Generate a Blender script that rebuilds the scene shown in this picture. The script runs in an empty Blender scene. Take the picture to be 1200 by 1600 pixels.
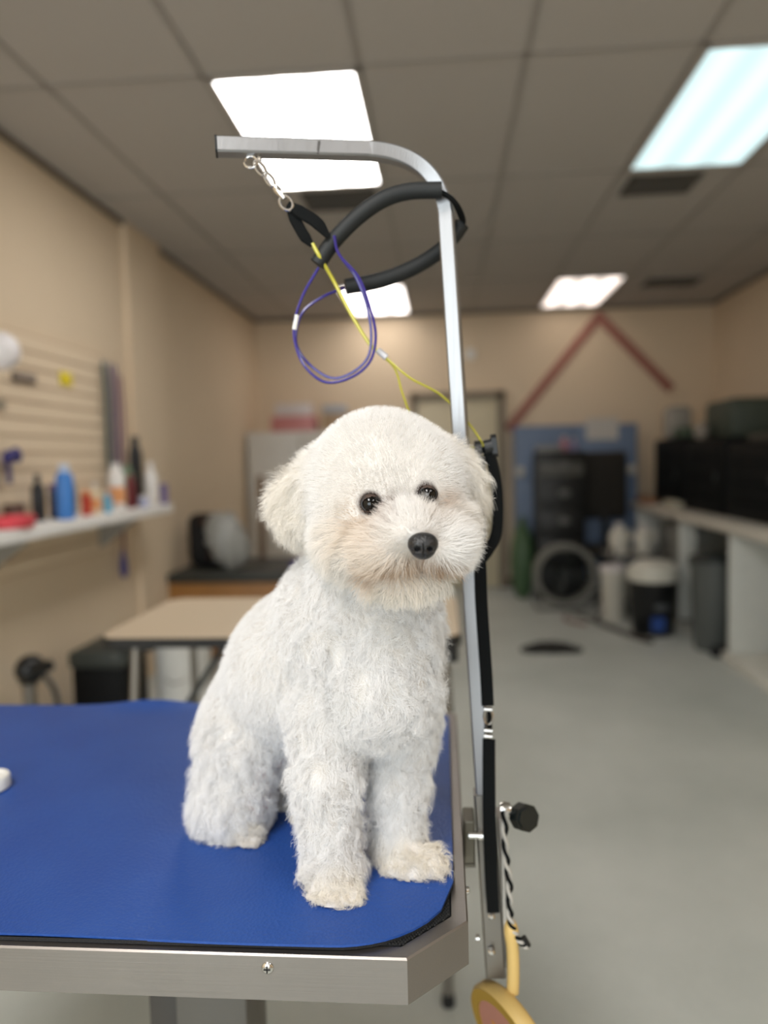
import bpy, bmesh, math, random
import numpy as np
from mathutils import Vector, Matrix, kdtree

random.seed(7)
rng = np.random.default_rng(11)
S = bpy.context.scene
COL = S.collection

# ------------------------------------------------------------------ camera, world, exposure
F_PX, VPX, VPY, ROLL, ZC = 1140.0, 690.0, 716.0, 0.018, 1.43
yc = Vector(((VPX - 600) / F_PX, (800 - VPY) / F_PX, -1.0)).normalized()
xc = Vector((math.cos(ROLL), math.sin(ROLL), 0.0))
xc.z = -(xc.x * yc.x + xc.y * yc.y) / yc.z
xc.normalize()
zc = xc.cross(yc)
R_CAM = Matrix((xc, yc, zc))            # camera axes -> world
cam_data = bpy.data.cameras.new('camera')
cam_data.sensor_fit = 'VERTICAL'
cam_data.sensor_height = 36.0
cam_data.sensor_width = 27.0
cam_data.lens = F_PX / 1600 * 36.0
cam_data.clip_start = 0.02
cam_data.dof.use_dof = True
cam_data.dof.focus_distance = 0.645
cam_data.dof.aperture_fstop = 2.25
cam = bpy.data.objects.new('camera', cam_data)
cam.matrix_world = Matrix.Translation((0, 0, ZC)) @ R_CAM.to_4x4()
COL.objects.link(cam)
S.camera = cam

world = bpy.data.worlds.new('world')
S.world = world
world.use_nodes = True
world.node_tree.nodes['Background'].inputs[0].default_value = (0.75, 0.85, 1.0, 1)
world.node_tree.nodes['Background'].inputs[1].default_value = 0.3
S.view_settings.view_transform = 'Standard'
S.view_settings.look = 'None'
S.view_settings.exposure = 0.0
S.view_settings.gamma = 1.0
S.view_settings.use_curve_mapping = False
S.cycles.max_bounces = 8
S.cycles.diffuse_bounces = 5
S.cycles.glossy_bounces = 3
S.cycles.sample_clamp_indirect = 6.0

TUBE_L = 13.0                            # radiance of the ceiling tubes seen in the picture
def area_light(name, loc, rot, sx, sy, power, col):
    l = bpy.data.lights.new(name, 'AREA')
    l.shape = 'RECTANGLE'; l.size = sx; l.size_y = sy
    l.energy = power; l.color = col
    o = bpy.data.objects.new(name, l)
    o.location = loc; o.rotation_euler = rot
    COL.objects.link(o)
    return o
# daylight through the shop window behind the camera, and the two ceiling lights behind the camera
area_light('window_daylight', (-0.75, -2.45, 1.5), (math.radians(90), 0, 0), 2.2, 1.9, 78, (0.86, 0.95, 1.0))
area_light('troffer_light', (-0.62, -0.6, 2.98), (0, 0, 0), 0.58, 1.18, 45, (1.0, 0.97, 0.94))
area_light('troffer_light', (1.35, -0.6, 2.98), (0, 0, 0), 0.58, 1.18, 22, (1.0, 0.97, 0.94))

def at(px, py, Y):
    d = R_CAM @ Vector(((px - 600) / F_PX, (800 - py) / F_PX, -1.0))
    return Vector((0, 0, ZC)) + d * (Y / d.y)

# ------------------------------------------------------------------ materials
def lin(c):
    return tuple(((v / 255) / 12.92 if v / 255 <= 0.04045 else ((v / 255 + 0.055) / 1.055) ** 2.4) for v in c) + (1.0,)

MATS = {}
def mat(name, col, rough=0.5, metal=0.0, noise=None, bump=None, spec=None, emit=None, alpha=None, coat=None, trans=None):
    """noise=(scale, amount); bump=(scale, strength)"""
    if name in MATS:
        return MATS[name]
    m = bpy.data.materials.new(name)
    m.use_nodes = True
    nt = m.node_tree
    b = nt.nodes['Principled BSDF']
    c = lin(col)
    b.inputs['Base Color'].default_value = c
    b.inputs['Roughness'].default_value = rough
    b.inputs['Metallic'].default_value = metal
    if spec is not None: b.inputs['Specular IOR Level'].default_value = spec
    if coat: b.inputs['Coat Weight'].default_value = coat
    if trans: b.inputs['Transmission Weight'].default_value = trans
    tc = nt.nodes.new('ShaderNodeTexCoord')
    if noise is None: noise = (14.0, 0.07)
    n = nt.nodes.new('ShaderNodeTexNoise')
    n.inputs['Scale'].default_value = noise[0]; n.inputs['Detail'].default_value = 4
    nt.links.new(tc.outputs['Object'], n.inputs['Vector'])
    mx = nt.nodes.new('ShaderNodeMix'); mx.data_type = 'RGBA'
    mx.inputs[6].default_value = tuple(v * (1 - noise[1]) for v in c[:3]) + (1,)
    mx.inputs[7].default_value = tuple(min(1, v * (1 + noise[1])) for v in c[:3]) + (1,)
    nt.links.new(n.outputs['Fac'], mx.inputs[0])
    nt.links.new(mx.outputs[2], b.inputs['Base Color'])
    if bump:
        n2 = nt.nodes.new('ShaderNodeTexNoise'); n2.inputs['Scale'].default_value = bump[0]
        nt.links.new(tc.outputs['Object'], n2.inputs['Vector'])
        bp = nt.nodes.new('ShaderNodeBump'); bp.inputs['Strength'].default_value = bump[1]
        bp.inputs['Distance'].default_value = 0.002
        nt.links.new(n2.outputs['Fac'], bp.inputs['Height'])
        nt.links.new(bp.outputs[0], b.inputs['Normal'])
    MATS[name] = m
    return m

def brushed(name, col, rough, axis=0, amt=0.12):
    m = mat(name, col, rough, 1.0)
    nt = m.node_tree; b = nt.nodes['Principled BSDF']
    tc = nt.nodes.new('ShaderNodeTexCoord'); mp = nt.nodes.new('ShaderNodeMapping')
    sc = [900, 900, 900]; sc[axis] = 9
    mp.inputs['Scale'].default_value = sc
    n = nt.nodes.new('ShaderNodeTexNoise'); n.inputs['Scale'].default_value = 1.0; n.inputs['Detail'].default_value = 3
    nt.links.new(tc.outputs['Object'], mp.inputs[0]); nt.links.new(mp.outputs[0], n.inputs['Vector'])
    r = nt.nodes.new('ShaderNodeMapRange')
    r.inputs[3].default_value = rough - amt; r.inputs[4].default_value = rough + amt
    nt.links.new(n.outputs['Fac'], r.inputs[0]); nt.links.new(r.outputs[0], b.inputs['Roughness'])
    bp = nt.nodes.new('ShaderNodeBump'); bp.inputs['Strength'].default_value = 0.12; bp.inputs['Distance'].default_value = 0.0006
    nt.links.new(n.outputs['Fac'], bp.inputs['Height']); nt.links.new(bp.outputs[0], b.inputs['Normal'])
    return m

def mat_blue():
    m = bpy.data.materials.new('blue_vinyl'); m.use_nodes = True
    nt = m.node_tree; b = nt.nodes['Principled BSDF']
    tc = nt.nodes.new('ShaderNodeTexCoord')
    v = nt.nodes.new('ShaderNodeTexVoronoi'); v.inputs['Scale'].default_value = 300
    n = nt.nodes.new('ShaderNodeTexNoise'); n.inputs['Scale'].default_value = 9; n.inputs['Detail'].default_value = 6
    fl = nt.nodes.new('ShaderNodeTexVoronoi'); fl.inputs['Scale'].default_value = 62
    for t in (v, n, fl): nt.links.new(tc.outputs['Object'], t.inputs['Vector'])
    mx = nt.nodes.new('ShaderNodeMix'); mx.data_type = 'RGBA'
    mx.inputs[6].default_value = lin((26, 62, 134)); mx.inputs[7].default_value = lin((40, 80, 154))
    nt.links.new(n.outputs['Fac'], mx.inputs[0])
    # pale flecks of hair and dust
    cr = nt.nodes.new('ShaderNodeMath'); cr.operation = 'LESS_THAN'; cr.inputs[1].default_value = 0.035
    nt.links.new(fl.outputs['Distance'], cr.inputs[0])
    n2 = nt.nodes.new('ShaderNodeTexNoise'); n2.inputs['Scale'].default_value = 23
    nt.links.new(tc.outputs['Object'], n2.inputs['Vector'])
    g = nt.nodes.new('ShaderNodeMath'); g.operation = 'GREATER_THAN'; g.inputs[1].default_value = 0.6
    nt.links.new(n2.outputs['Fac'], g.inputs[0])
    mu = nt.nodes.new('ShaderNodeMath'); mu.operation = 'MULTIPLY'
    nt.links.new(cr.outputs[0], mu.inputs[0]); nt.links.new(g.outputs[0], mu.inputs[1])
    mu2 = nt.nodes.new('ShaderNodeMath'); mu2.operation = 'MULTIPLY'; mu2.inputs[1].default_value = 0.55
    nt.links.new(mu.outputs[0], mu2.inputs[0])
    m2 = nt.nodes.new('ShaderNodeMix'); m2.data_type = 'RGBA'
    nt.links.new(mu2.outputs[0], m2.inputs[0]); nt.links.new(mx.outputs[2], m2.inputs[6])
    m2.inputs[7].default_value = lin((200, 205, 215))
    nt.links.new(m2.outputs[2], b.inputs['Base Color'])
    bp = nt.nodes.new('ShaderNodeBump'); bp.inputs['Strength'].default_value = 0.35; bp.inputs['Distance'].default_value = 0.0012
    nt.links.new(v.outputs['Distance'], bp.inputs['Height']); nt.links.new(bp.outputs[0], b.inputs['Normal'])
    b.inputs['Roughness'].default_value = 0.47
    b.inputs['Specular IOR Level'].default_value = 0.35
    return m

def mat_floor():
    m = bpy.data.materials.new('sealed_concrete'); m.use_nodes = True
    nt = m.node_tree; b = nt.nodes['Principled BSDF']
    tc = nt.nodes.new('ShaderNodeTexCoord')
    n = nt.nodes.new('ShaderNodeTexNoise'); n.inputs['Scale'].default_value = 1.1; n.inputs['Detail'].default_value = 5; n.inputs['Roughness'].default_value = 0.6
    n2 = nt.nodes.new('ShaderNodeTexNoise'); n2.inputs['Scale'].default_value = 60; n2.inputs['Detail'].default_value = 3
    nt.links.new(tc.outputs['Object'], n.inputs['Vector']); nt.links.new(tc.outputs['Object'], n2.inputs['Vector'])
    r = nt.nodes.new('ShaderNodeValToRGB')
    r.color_ramp.elements[0].position = 0.3; r.color_ramp.elements[0].color = lin((180, 185, 179))
    r.color_ramp.elements[1].position = 0.72; r.color_ramp.elements[1].color = lin((206, 209, 203))
    nt.links.new(n.outputs['Fac'], r.inputs[0])
    mx = nt.nodes.new('ShaderNodeMix'); mx.data_type = 'RGBA'; mx.blend_type = 'MULTIPLY'; mx.inputs[0].default_value = 0.12
    nt.links.new(r.outputs[0], mx.inputs[6]); nt.links.new(n2.outputs['Fac'], mx.inputs[7])
    nt.links.new(mx.outputs[2], b.inputs['Base Color'])
    b.inputs['Roughness'].default_value = 0.42
    b.inputs['Specular IOR Level'].default_value = 0.3
    return m

def mat_ceiling():
    m = bpy.data.materials.new('ceiling_tile'); m.use_nodes = True
    nt = m.node_tree; b = nt.nodes['Principled BSDF']
    tc = nt.nodes.new('ShaderNodeTexCoord')
    n = nt.nodes.new('ShaderNodeTexNoise'); n.inputs['Scale'].default_value = 90; n.inputs['Detail'].default_value = 4
    nt.links.new(tc.outputs['Object'], n.inputs['Vector'])
    mx = nt.nodes.new('ShaderNodeMix'); mx.data_type = 'RGBA'
    mx.inputs[6].default_value = lin((172, 167, 161)); mx.inputs[7].default_value = lin((186, 181, 175))
    nt.links.new(n.outputs['Fac'], mx.inputs[0]); nt.links.new(mx.outputs[2], b.inputs['Base Color'])
    b.inputs['Roughness'].default_value = 0.95
    return m

def mat_emit(name, col, strength, stripes=None, lo_=.62, hi_=1.3):
    m = bpy.data.materials.new(name); m.use_nodes = True
    nt = m.node_tree; nt.nodes.remove(nt.nodes['Principled BSDF'])
    e = nt.nodes.new('ShaderNodeEmission'); e.inputs[0].default_value = lin(col)
    e.inputs[1].default_value = strength
    if stripes:
        tc = nt.nodes.new('ShaderNodeTexCoord'); sp = nt.nodes.new('ShaderNodeSeparateXYZ')
        nt.links.new(tc.outputs['Object'], sp.inputs[0])
        a = nt.nodes.new('ShaderNodeMath'); a.operation = 'MULTIPLY'; a.inputs[1].default_value = stripes
        nt.links.new(sp.outputs[0], a.inputs[0])
        s = nt.nodes.new('ShaderNodeMath'); s.operation = 'COSINE'
        nt.links.new(a.outputs[0], s.inputs[0])
        r = nt.nodes.new('ShaderNodeMapRange'); r.inputs[1].default_value = -1; r.inputs[2].default_value = 1
        r.inputs[3].default_value = strength * lo_; r.inputs[4].default_value = strength * hi_
        nt.links.new(s.outputs[0], r.inputs[0]); nt.links.new(r.outputs[0], e.inputs[1])
    nt.links.new(e.outputs[0], nt.nodes['Material Output'].inputs[0])
    return m

# ------------------------------------------------------------------ mesh builders
def add_box(bm, lo, hi, bev=0.0, rot=None, seg=2):
    lo = Vector(lo); hi = Vector(hi)
    c = (lo + hi) / 2
    r = bmesh.ops.create_cube(bm, size=1.0)
    vs = r['verts']
    for v in vs:
        v.co = Vector((v.co.x * (hi.x - lo.x), v.co.y * (hi.y - lo.y), v.co.z * (hi.z - lo.z)))
    if bev > 0:
        es = list({e for v in vs for e in v.link_edges})
        r2 = bmesh.ops.bevel(bm, geom=es, offset=bev, segments=seg, affect='EDGES', profile=0.5)
        vs = list({v for v in r2['verts']} | {v for v in vs if v.is_valid})
    for v in vs:
        v.co = (rot @ v.co if rot else v.co) + c
    return vs

def catmull(pts, n=8):
    P = [Vector(p) for p in pts]
    P = [P[0] * 2 - P[1]] + P + [P[-1] * 2 - P[-2]]
    out = []
    for i in range(1, len(P) - 2):
        for k in range(n):
            t = k / n
            a, b, c, d = P[i - 1], P[i], P[i + 1], P[i + 2]
            out.append(0.5 * ((2 * b) + (c - a) * t + (2 * a - 5 * b + 4 * c - d) * t * t + (3 * b - a - 3 * c + d) * t ** 3))
    out.append(P[-2])
    return out

def add_sweep(bm, path, section, ref=None, closed=False, cap=True, scale=None):
    """sweep a closed 2D section [(u, v)] along a path; ref keeps the v axis steady"""
    n = len(path); rings = []
    up = Vector(ref) if ref is not None else None
    prev = None
    for i, p in enumerate(path):
        if closed: t = path[(i + 1) % n] - path[i - 1]
        else: t = path[min(i + 1, n - 1)] - path[max(i - 1, 0)]
        t.normalize()
        if up is not None: b = (up - t * up.dot(t)).normalized()
        elif prev is None:
            q = Vector((0, 0, 1)) if abs(t.z) < 0.9 else Vector((1, 0, 0))
            b = (q - t * q.dot(t)).normalized()
        else: b = (prev - t * prev.dot(t)).normalized()
        prev = b
        a = b.cross(t)
        k = scale[i] if scale else 1.0
        rings.append([bm.verts.new(p + a * (u * k) + b * (v * k)) for u, v in section])
    m = len(section)
    for i in range(n if closed else n - 1):
        r0, r1 = rings[i], rings[(i + 1) % n]
        for j in range(m):
            bm.faces.new((r0[j], r0[(j + 1) % m], r1[(j + 1) % m], r1[j]))
    if cap and not closed:
        bm.faces.new(rings[0][::-1]); bm.faces.new(rings[-1])

def circ(r, n=10): return [(r * math.cos(2 * math.pi * k / n), r * math.sin(2 * math.pi * k / n)) for k in range(n)]
def rect(w, h, c=0.0):
    w /= 2; h /= 2
    if c == 0: return [(-w, -h), (w, -h), (w, h), (-w, h)]
    return [(-w + c, -h), (w - c, -h), (w, -h + c), (w, h - c), (w - c, h), (-w + c, h), (-w, h - c), (-w, -h + c)]

def add_tube(bm, pts, r, n=10, smooth=8, closed=False):
    path = catmull(pts, smooth) if smooth else [Vector(p) for p in pts]
    add_sweep(bm, path, circ(r, n), closed=closed)

def add_lathe(bm, prof, c=(0, 0, 0), n=24, rot=None, cap=True):
    """prof: [(r, z)] bottom to top"""
    c = Vector(c); rings = []
    for r, z in prof:
        ring = []
        for k in range(n):
            a = 2 * math.pi * k / n
            v = Vector((r * math.cos(a), r * math.sin(a), z))
            ring.append(bm.verts.new((rot @ v if rot else v) + c))
        rings.append(ring)
    for i in range(len(rings) - 1):
        for k in range(n):
            bm.faces.new((rings[i][k], rings[i][(k + 1) % n], rings[i + 1][(k + 1) % n], rings[i + 1][k]))
    if cap: bm.faces.new(rings[0][::-1]); bm.faces.new(rings[-1])

def add_prism(bm, poly, z0, z1, rot=None, c=(0, 0, 0), top_only=False):
    c = Vector(c)
    f = lambda x, y, z: ((rot @ Vector((x, y, z))) if rot else Vector((x, y, z))) + c
    a = [bm.verts.new(f(x, y, z0)) for x, y in poly]; b = [bm.verts.new(f(x, y, z1)) for x, y in poly]
    n = len(poly)
    bm.faces.new(a[::-1]); bm.faces.new(b)
    for i in range(n): bm.faces.new((a[i], a[(i + 1) % n], b[(i + 1) % n], b[i]))

def add_ball(bm, c, r, s=(1, 1, 1), rot=None, u=20, v=14):
    res = bmesh.ops.create_uvsphere(bm, u_segments=u, v_segments=v, radius=1.0)
    for w in res['verts']:
        p = Vector((w.co.x * s[0] * r, w.co.y * s[1] * r, w.co.z * s[2] * r))
        w.co = (rot @ p if rot else p) + Vector(c)

def obj(name, bm, m, parent=None, smooth=False, angle=35):
    bmesh.ops.recalc_face_normals(bm, faces=bm.faces[:])
    me = bpy.data.meshes.new(name)
    if parent is not None:
        off = parent_world(parent)
        bmesh.ops.translate(bm, verts=bm.verts[:], vec=-off)
        loc = Vector((0, 0, 0))
    else:
        # origin at the base centre
        lo = Vector((min(v.co.x for v in bm.verts), min(v.co.y for v in bm.verts), min(v.co.z for v in bm.verts)))
        hi = Vector((max(v.co.x for v in bm.verts), max(v.co.y for v in bm.verts), max(v.co.z for v in bm.verts)))
        loc = Vector(((lo.x + hi.x) / 2, (lo.y + hi.y) / 2, lo.z))
        bmesh.ops.translate(bm, verts=bm.verts[:], vec=-loc)
    bm.to_mesh(me); bm.free()
    for mm in (m if isinstance(m, (list, tuple)) else [m]): me.materials.append(mm)
    if smooth:
        for p in me.polygons: p.use_smooth = True
        try: me.set_sharp_from_angle(angle=math.radians(angle))
        except Exception: pass
    o = bpy.data.objects.new(name, me)
    o.location = loc
    if parent is not None: o.parent = parent
    COL.objects.link(o)
    return o

def parent_world(p):
    v = Vector((0, 0, 0))
    while p is not None:
        v = v + p.location; p = p.parent
    return v

def thing(name, label, cat, loc=(0, 0, 0), group=None):
    o = bpy.data.objects.new(name, None)
    o.empty_display_size = 0.05
    o.location = loc
    COL.objects.link(o)
    o['label'] = label; o['category'] = cat
    if group: o['group'] = group
    return o
def tag(o, label, cat, group=None, kind=None):
    o['label'] = label; o['category'] = cat
    if group: o['group'] = group
    if kind: o['kind'] = kind
    return o
def struct(o, label=None):
    o['kind'] = 'structure'
    if label: o['label'] = label
    return o
def B(): return bmesh.new()
def boxobj(name, lo, hi, m, parent=None, bev=0.0, rot=None):
    b = B(); add_box(b, lo, hi, bev, rot); return obj(name, b, m, parent, smooth=bev > 0)

# common materials
steel = brushed('brushed_steel', (150, 144, 139), 0.40, 0)
steel_v = brushed('brushed_tube', (156, 156, 157), 0.42, 2)
steel_d = mat('dull_steel', (140, 136, 130), 0.42, 1.0)
chrome = mat('chrome', (215, 212, 208), 0.16, 1.0)
black_p = mat('black_plastic', (16, 18, 19), 0.4)
black_r = mat('black_rubber', (18, 19, 20), 0.6, bump=(700, 0.2))
black_f = mat('black_webbing', (7, 10, 11), .85, spec=.2, bump=(1500, 0.4))
foam = mat('black_foam', (15, 19, 20), 0.62, bump=(900, 0.15))
white_p = mat('white_plastic', (225, 224, 220), 0.4)
white_m = mat('white_melamine', (242, 241, 238), 0.45)
dark_g = mat('dark_grey', (42, 46, 46), 0.5)
mid_g = mat('mid_grey', (112, 113, 110), 0.5)
wall_m = mat('tan_wall_paint', (218, 199, 172), 0.85, noise=(2.0, 0.03), bump=(220, 0.12))
wall_r = wall_m
slat_m = mat('tan_slatwall', (222, 203, 176), 0.6, noise=(3.0, 0.04))

# ------------------------------------------------------------------ the room
XL, XR, YF, YB, H = -2.03, 2.88, -2.6, 8.05, 3.0
struct(boxobj('floor', (XL - .1, YF - .1, -.1), (XR + .1, YB + .1, 0), mat_floor()), 'grey sealed concrete floor')
struct(boxobj('ceiling', (XL - .1, YF - .1, H), (XR + .1, YB + .1, H + .1), mat_ceiling()), 'grey suspended tile ceiling')
struct(boxobj('wall_left', (XL - .1, YF, 0), (XL, YB, H), wall_m), 'tan painted left wall')
struct(boxobj('wall_right', (XR, YF, 0), (XR + .1, YB, H), wall_r), 'tan painted right wall')
struct(boxobj('wall_back', (XL - .1, YB, 0), (XR + .1, YB + .1, H), wall_m), 'tan painted back wall')
b = B()   # shop front behind the camera with an opening for its window
add_box(b, (XL - .1, YF - .1, 0), (-1.9, YF, H)); add_box(b, (0.4, YF - .1, 0), (XR + .1, YF, H))
add_box(b, (-1.9, YF - .1, 0), (0.4, YF, .5)); add_box(b, (-1.9, YF - .1, 2.5), (0.4, YF, H))
struct(obj('wall_front', b, wall_m))
struct(boxobj('trim_1', (XL, 4.66, 0), (XL + .035, 5.22, H), wall_m), 'boxed tan column on the left wall')
trim_m = mat('ceiling_angle', (110, 100, 88), 0.7)
b = B()
add_box(b, (XL, YF, H - .03), (XL + .025, YB, H)); add_box(b, (XR - .025, YF, H - .03), (XR, YB, H)); add_box(b, (XL, YB - .025, H - .03), (XR, YB, H))
struct(obj('trim_2', b, trim_m), 'ceiling edge angle')
grid_m = mat('ceiling_grid', (156, 150, 143), 0.6)
b = B()
GX = [-1.60, -0.94, -0.30, 0.36, 1.03, 1.69, 2.34]
GY = [-1.87, -0.65, 0.57, 1.79, 3.01, 4.26, 5.48, 6.68, 7.93]
for x in GX: add_box(b, (x - .011, YF, H - .006), (x + .011, YB, H + .002))
for y in GY: add_box(b, (XL, y - .011, H - .006), (XR, y + .011, H + .002))
struct(obj('trim_3', b, grid_m), 'ceiling grid bars')
base_m = mat('dark_baseboard', (92, 80, 66), 0.6)
b = B(); add_box(b, (XL, YF, 0), (XL + .012, YB, .1)); struct(obj('baseboard_left', b, base_m))
b = B(); add_box(b, (-1.2, YB - .012, 0), (-0.34, YB, .1)); add_box(b, (.70, YB - .012, 0), (XR, YB, .1)); struct(obj('baseboard_back', b, base_m))
# back door
d = thing('door_1', 'cream door in a grey frame on the back wall', 'door', (0.18, YB, 0)); d['kind'] = 'structure'
boxobj('door_panel', (-.26, YB - .045, .01), (.61, YB - .005, 2.06), mat('cream_door', (206, 196, 168), 0.5), d, .004)
b = B(); fr = (-.33, -.26, .61, .69)
add_box(b, (-.33, YB - .07, 0), (-.26, YB, 2.14)); add_box(b, (.61, YB - .07, 0), (.69, YB, 2.14)); add_box(b, (-.33, YB - .07, 2.06), (.69, YB, 2.14))
obj('door_frame', b, mat('grey_frame', (120, 108, 92), 0.5), d)
b = B(); add_ball(b, (-.19, YB - .08, 1.0), .03); add_lathe(b, [(.012, 0), (.012, .04)], (-.19, YB - .045, 1.0), 12, Matrix.Rotation(math.radians(90), 3, 'X')); obj('door_knob', b, chrome, d, True)
tag(boxobj('thermostat', (.28, YB - .03, 2.49), (.38, YB, 2.6), white_p, None, .008), 'small white box high on the back wall above the cream door', 'thermostat')
# red strips making a peak
red = mat('faded_red_paint', (158, 104, 92), 0.7)
def strip(name, p, q, w, lab):
    p = Vector(p); q = Vector(q); dd = (q - p); L = dd.length
    a = math.atan2(dd.z, dd.x)
    c = (p + q) / 2
    tag(boxobj(name, c - Vector((L / 2, .008, w / 2)), c + Vector((L / 2, .008, w / 2)), red, None, .002, Matrix.Rotation(-a, 3, 'Y')), lab, 'red strip', 'red strips on the back wall')
strip('wall_strip', (.72, YB - .010, 1.72), (1.70, YB - .010, 2.90), .10, 'red strip rising left of the peak on the back wall')
strip('wall_strip', (1.66, YB - .028, 2.92), (2.44, YB - .028, 2.10), .10, 'red strip falling right of the peak on the back wall')
# ceiling lights
diff_w = mat_emit('warm_diffuser', (255, 251, 247), TUBE_L, 2 * math.pi / .2)
diff_c = mat_emit('cool_diffuser', (220, 246, 247), 1.25, 2 * math.pi / .2, .86, 1.12)
diff_f = mat_emit('far_diffuser', (255, 245, 238), 5.5, 2 * math.pi / .2)
diff_r = mat_emit('dim_diffuser', (255, 238, 226), 2.0, 2 * math.pi / .2)
fr_m = mat('light_frame', (178, 172, 164), 0.5)
for (x0, y0, m, lab) in ((-.92, 3.03, diff_w, 'ceiling light panel behind the arm above the dog'), (1.05, 3.03, diff_c, 'cool bluish ceiling light panel near the right edge'),
                      (-.92, 6.70, diff_f, 'far ceiling light panel seen through the purple loop'), (1.05, 6.70, diff_r, 'far ceiling light panel above the peak of the red strips')):
    t = thing('ceiling_light', lab, 'ceiling light', (x0 + .305, y0 + .61, H), 'fluorescent ceiling panels')
    b = B()
    add_box(b, (x0 - .008, y0 - .008, H - .014), (x0 + .015, y0 + 1.225, H)); add_box(b, (x0 + .595, y0 - .008, H - .014), (x0 + .618, y0 + 1.225, H))
    add_box(b, (x0, y0 - .008, H - .014), (x0 + .61, y0 + .015, H)); add_box(b, (x0, y0 + 1.202, H - .014), (x0 + .61, y0 + 1.225, H))
    obj('frame', b, fr_m, t)
    boxobj('diffuser', (x0 + .014, y0 + .014, H - .010), (x0 + .596, y0 + 1.203, H - .002), m, t)
# ceiling vents
vent_m = mat('vent_grey', (70, 66, 60), 0.6)
for (x0, y0, x1, y1, lab) in ((-.80, 4.34, -.36, 4.66, 'dark ceiling vent just beyond the panel behind the arm'), (1.10, 4.36, 1.50, 4.66, 'dark ceiling vent just beyond the cool bluish light panel'),
                              (1.86, 6.8, 2.4, 7.2, 'brownish ceiling vent beside the far light above the red peak')):
    t = thing('ceiling_vent', lab, 'vent', ((x0 + x1) / 2, (y0 + y1) / 2, H), 'ceiling vents')
    b = B()
    add_box(b, (x0, y0, H - .012), (x1, y0 + .025, H)); add_box(b, (x0, y1 - .025, H - .012), (x1, y1, H))
    add_box(b, (x0, y0, H - .012), (x0 + .025, y1, H)); add_box(b, (x1 - .025, y0, H - .012), (x1, y1, H))
    obj('frame', b, fr_m if x0 > 1.8 else vent_m, t)
    b = B()
    k = y0 + .04
    while k < y1 - .03:
        add_box(b, (x0 + .02, k, H - .012), (x1 - .02, k + .018, H - .002), 0, Matrix.Rotation(.5, 3, 'X')); k += .032
    obj('louvres', b, vent_m, t)

# ------------------------------------------------------------------ left wall: slatwall, shelf and what is on it
t = thing('slatwall_panel', 'tan slatted display panel on the left wall with horizontal grooves', 'slatwall', (XL, 3.2, .92))
b = B()
z = .93
while z < 2.02:
    add_box(b, (XL + .002, 1.6, z), (XL + .030, 4.28, z + .073)); z += .0825
obj('slats', b, slat_m, t)
boxobj('backing', (XL + .002, 1.6, .92), (XL + .014, 4.28, 2.09), mat('groove_tan', (196, 173, 144), 0.7), t)
SZ = 1.18
t = thing('wall_shelf', 'long white shelf on the left wall crowded with bottles', 'shelf', (XL + .15, 3.1, 1.12))
boxobj('board', (XL + .031, 1.6, SZ - .055), (-1.74, 4.60, SZ), white_m, t, .004)
for y in (2.05, 2.98, 4.1):
    b = B(); add_prism(b, [(0, 0), (.22, 0), (.22, -.015), (.02, -.16), (0, -.16)], -.012, .012, Matrix.Rotation(math.radians(90), 3, 'X'), (XL + .031, y, SZ - .056))
    obj('bracket', b, mat('shelf_bracket', (150, 146, 138), 0.5), t)

def bottle(name, lab, x, y, z, h, r, body, cap, shape='shoulder', lbl=None, grp='bottles on the white wall shelf', cat='bottle', sq=1.0):
    t = thing(name, lab, cat, (x, y, z), grp)
    b = B()
    if shape == 'shoulder': prof = [(r * .93, 0), (r, .008), (r, h * .66), (r * .8, h * .75), (r * .38, h * .82), (r * .38, h * .85)]; ch = h * .15; cr = r * .45
    elif shape == 'tall': prof = [(r * .93, 0), (r, .008), (r, h * .76), (r * .86, h * .82), (r * .6, h * .86)]; ch = h * .14; cr = r * .62
    else: prof = [(r * .93, 0), (r, .008), (r, h * .8), (r * .95, h * .84)]; ch = h * .16; cr = r * .98
    z1 = prof[-1][1]
    add_lathe(b, prof, (x, y, z)); obj('body', b, body, t, True)
    b = B(); add_lathe(b, [(cr, 0), (cr, ch * .9), (cr * .85, ch)], (x, y, z + z1), 20); obj('cap', b, cap, t, True)
    if lbl:
        b = B(); add_lathe(b, [(r * 1.01, h * .16), (r * 1.01, h * .5)], (x, y, z), 24); obj('label_band', b, lbl, t, True)
    return t
M = lambda n, c, r=.4: mat(n, c, r)
cb = M('bottle_blue', (64, 128, 205)); cbk = M('bottle_black', (26, 26, 28)); cwh = M('bottle_white', (226, 222, 218)); cgr = M('bottle_green', (120, 142, 118))
cma = M('bottle_maroon', (112, 40, 46)); cre = M('bottle_red', (196, 58, 44)); cor = M('bottle_orange', (226, 158, 104)); ccr = M('bottle_cream', (222, 204, 170)); cpu = M('bottle_purple', (104, 92, 140)); cte = M('bottle_teal', (92, 170, 204))
bottle('shampoo_bottle', 'tall bright blue bottle with pale cap, biggest on the wall shelf', -1.80, 3.36, SZ, .265, .040, cb, M('cap_pale', (190, 205, 225)), 'tall')
bottle('spray_bottle', 'slim black bottle just left of the bright blue bottle', -1.90, 3.30, SZ, .22, .030, cbk, cbk, 'shoulder')
bottle('shampoo_bottle', 'dark navy bottle tucked against the bright blue bottle', -1.885, 3.42, SZ, .17, .028, M('bottle_navy', (44, 52, 84)), M('cap_purple', (96, 60, 110)), 'jar')
bottle('lotion_bottle', 'small red bottle right of the bright blue bottle', -1.82, 3.60, SZ, .13, .022, cre, cor, 'jar')
bottle('lotion_bottle', 'small cream and orange bottle beside the small red bottle', -1.81, 3.68, SZ, .165, .026, ccr, cwh, 'shoulder', cor)
bottle('lotion_bottle', 'small light blue bottle left of the white bottle with orange band', -1.80, 3.80, SZ, .12, .022, cte, cwh, 'shoulder')
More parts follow.
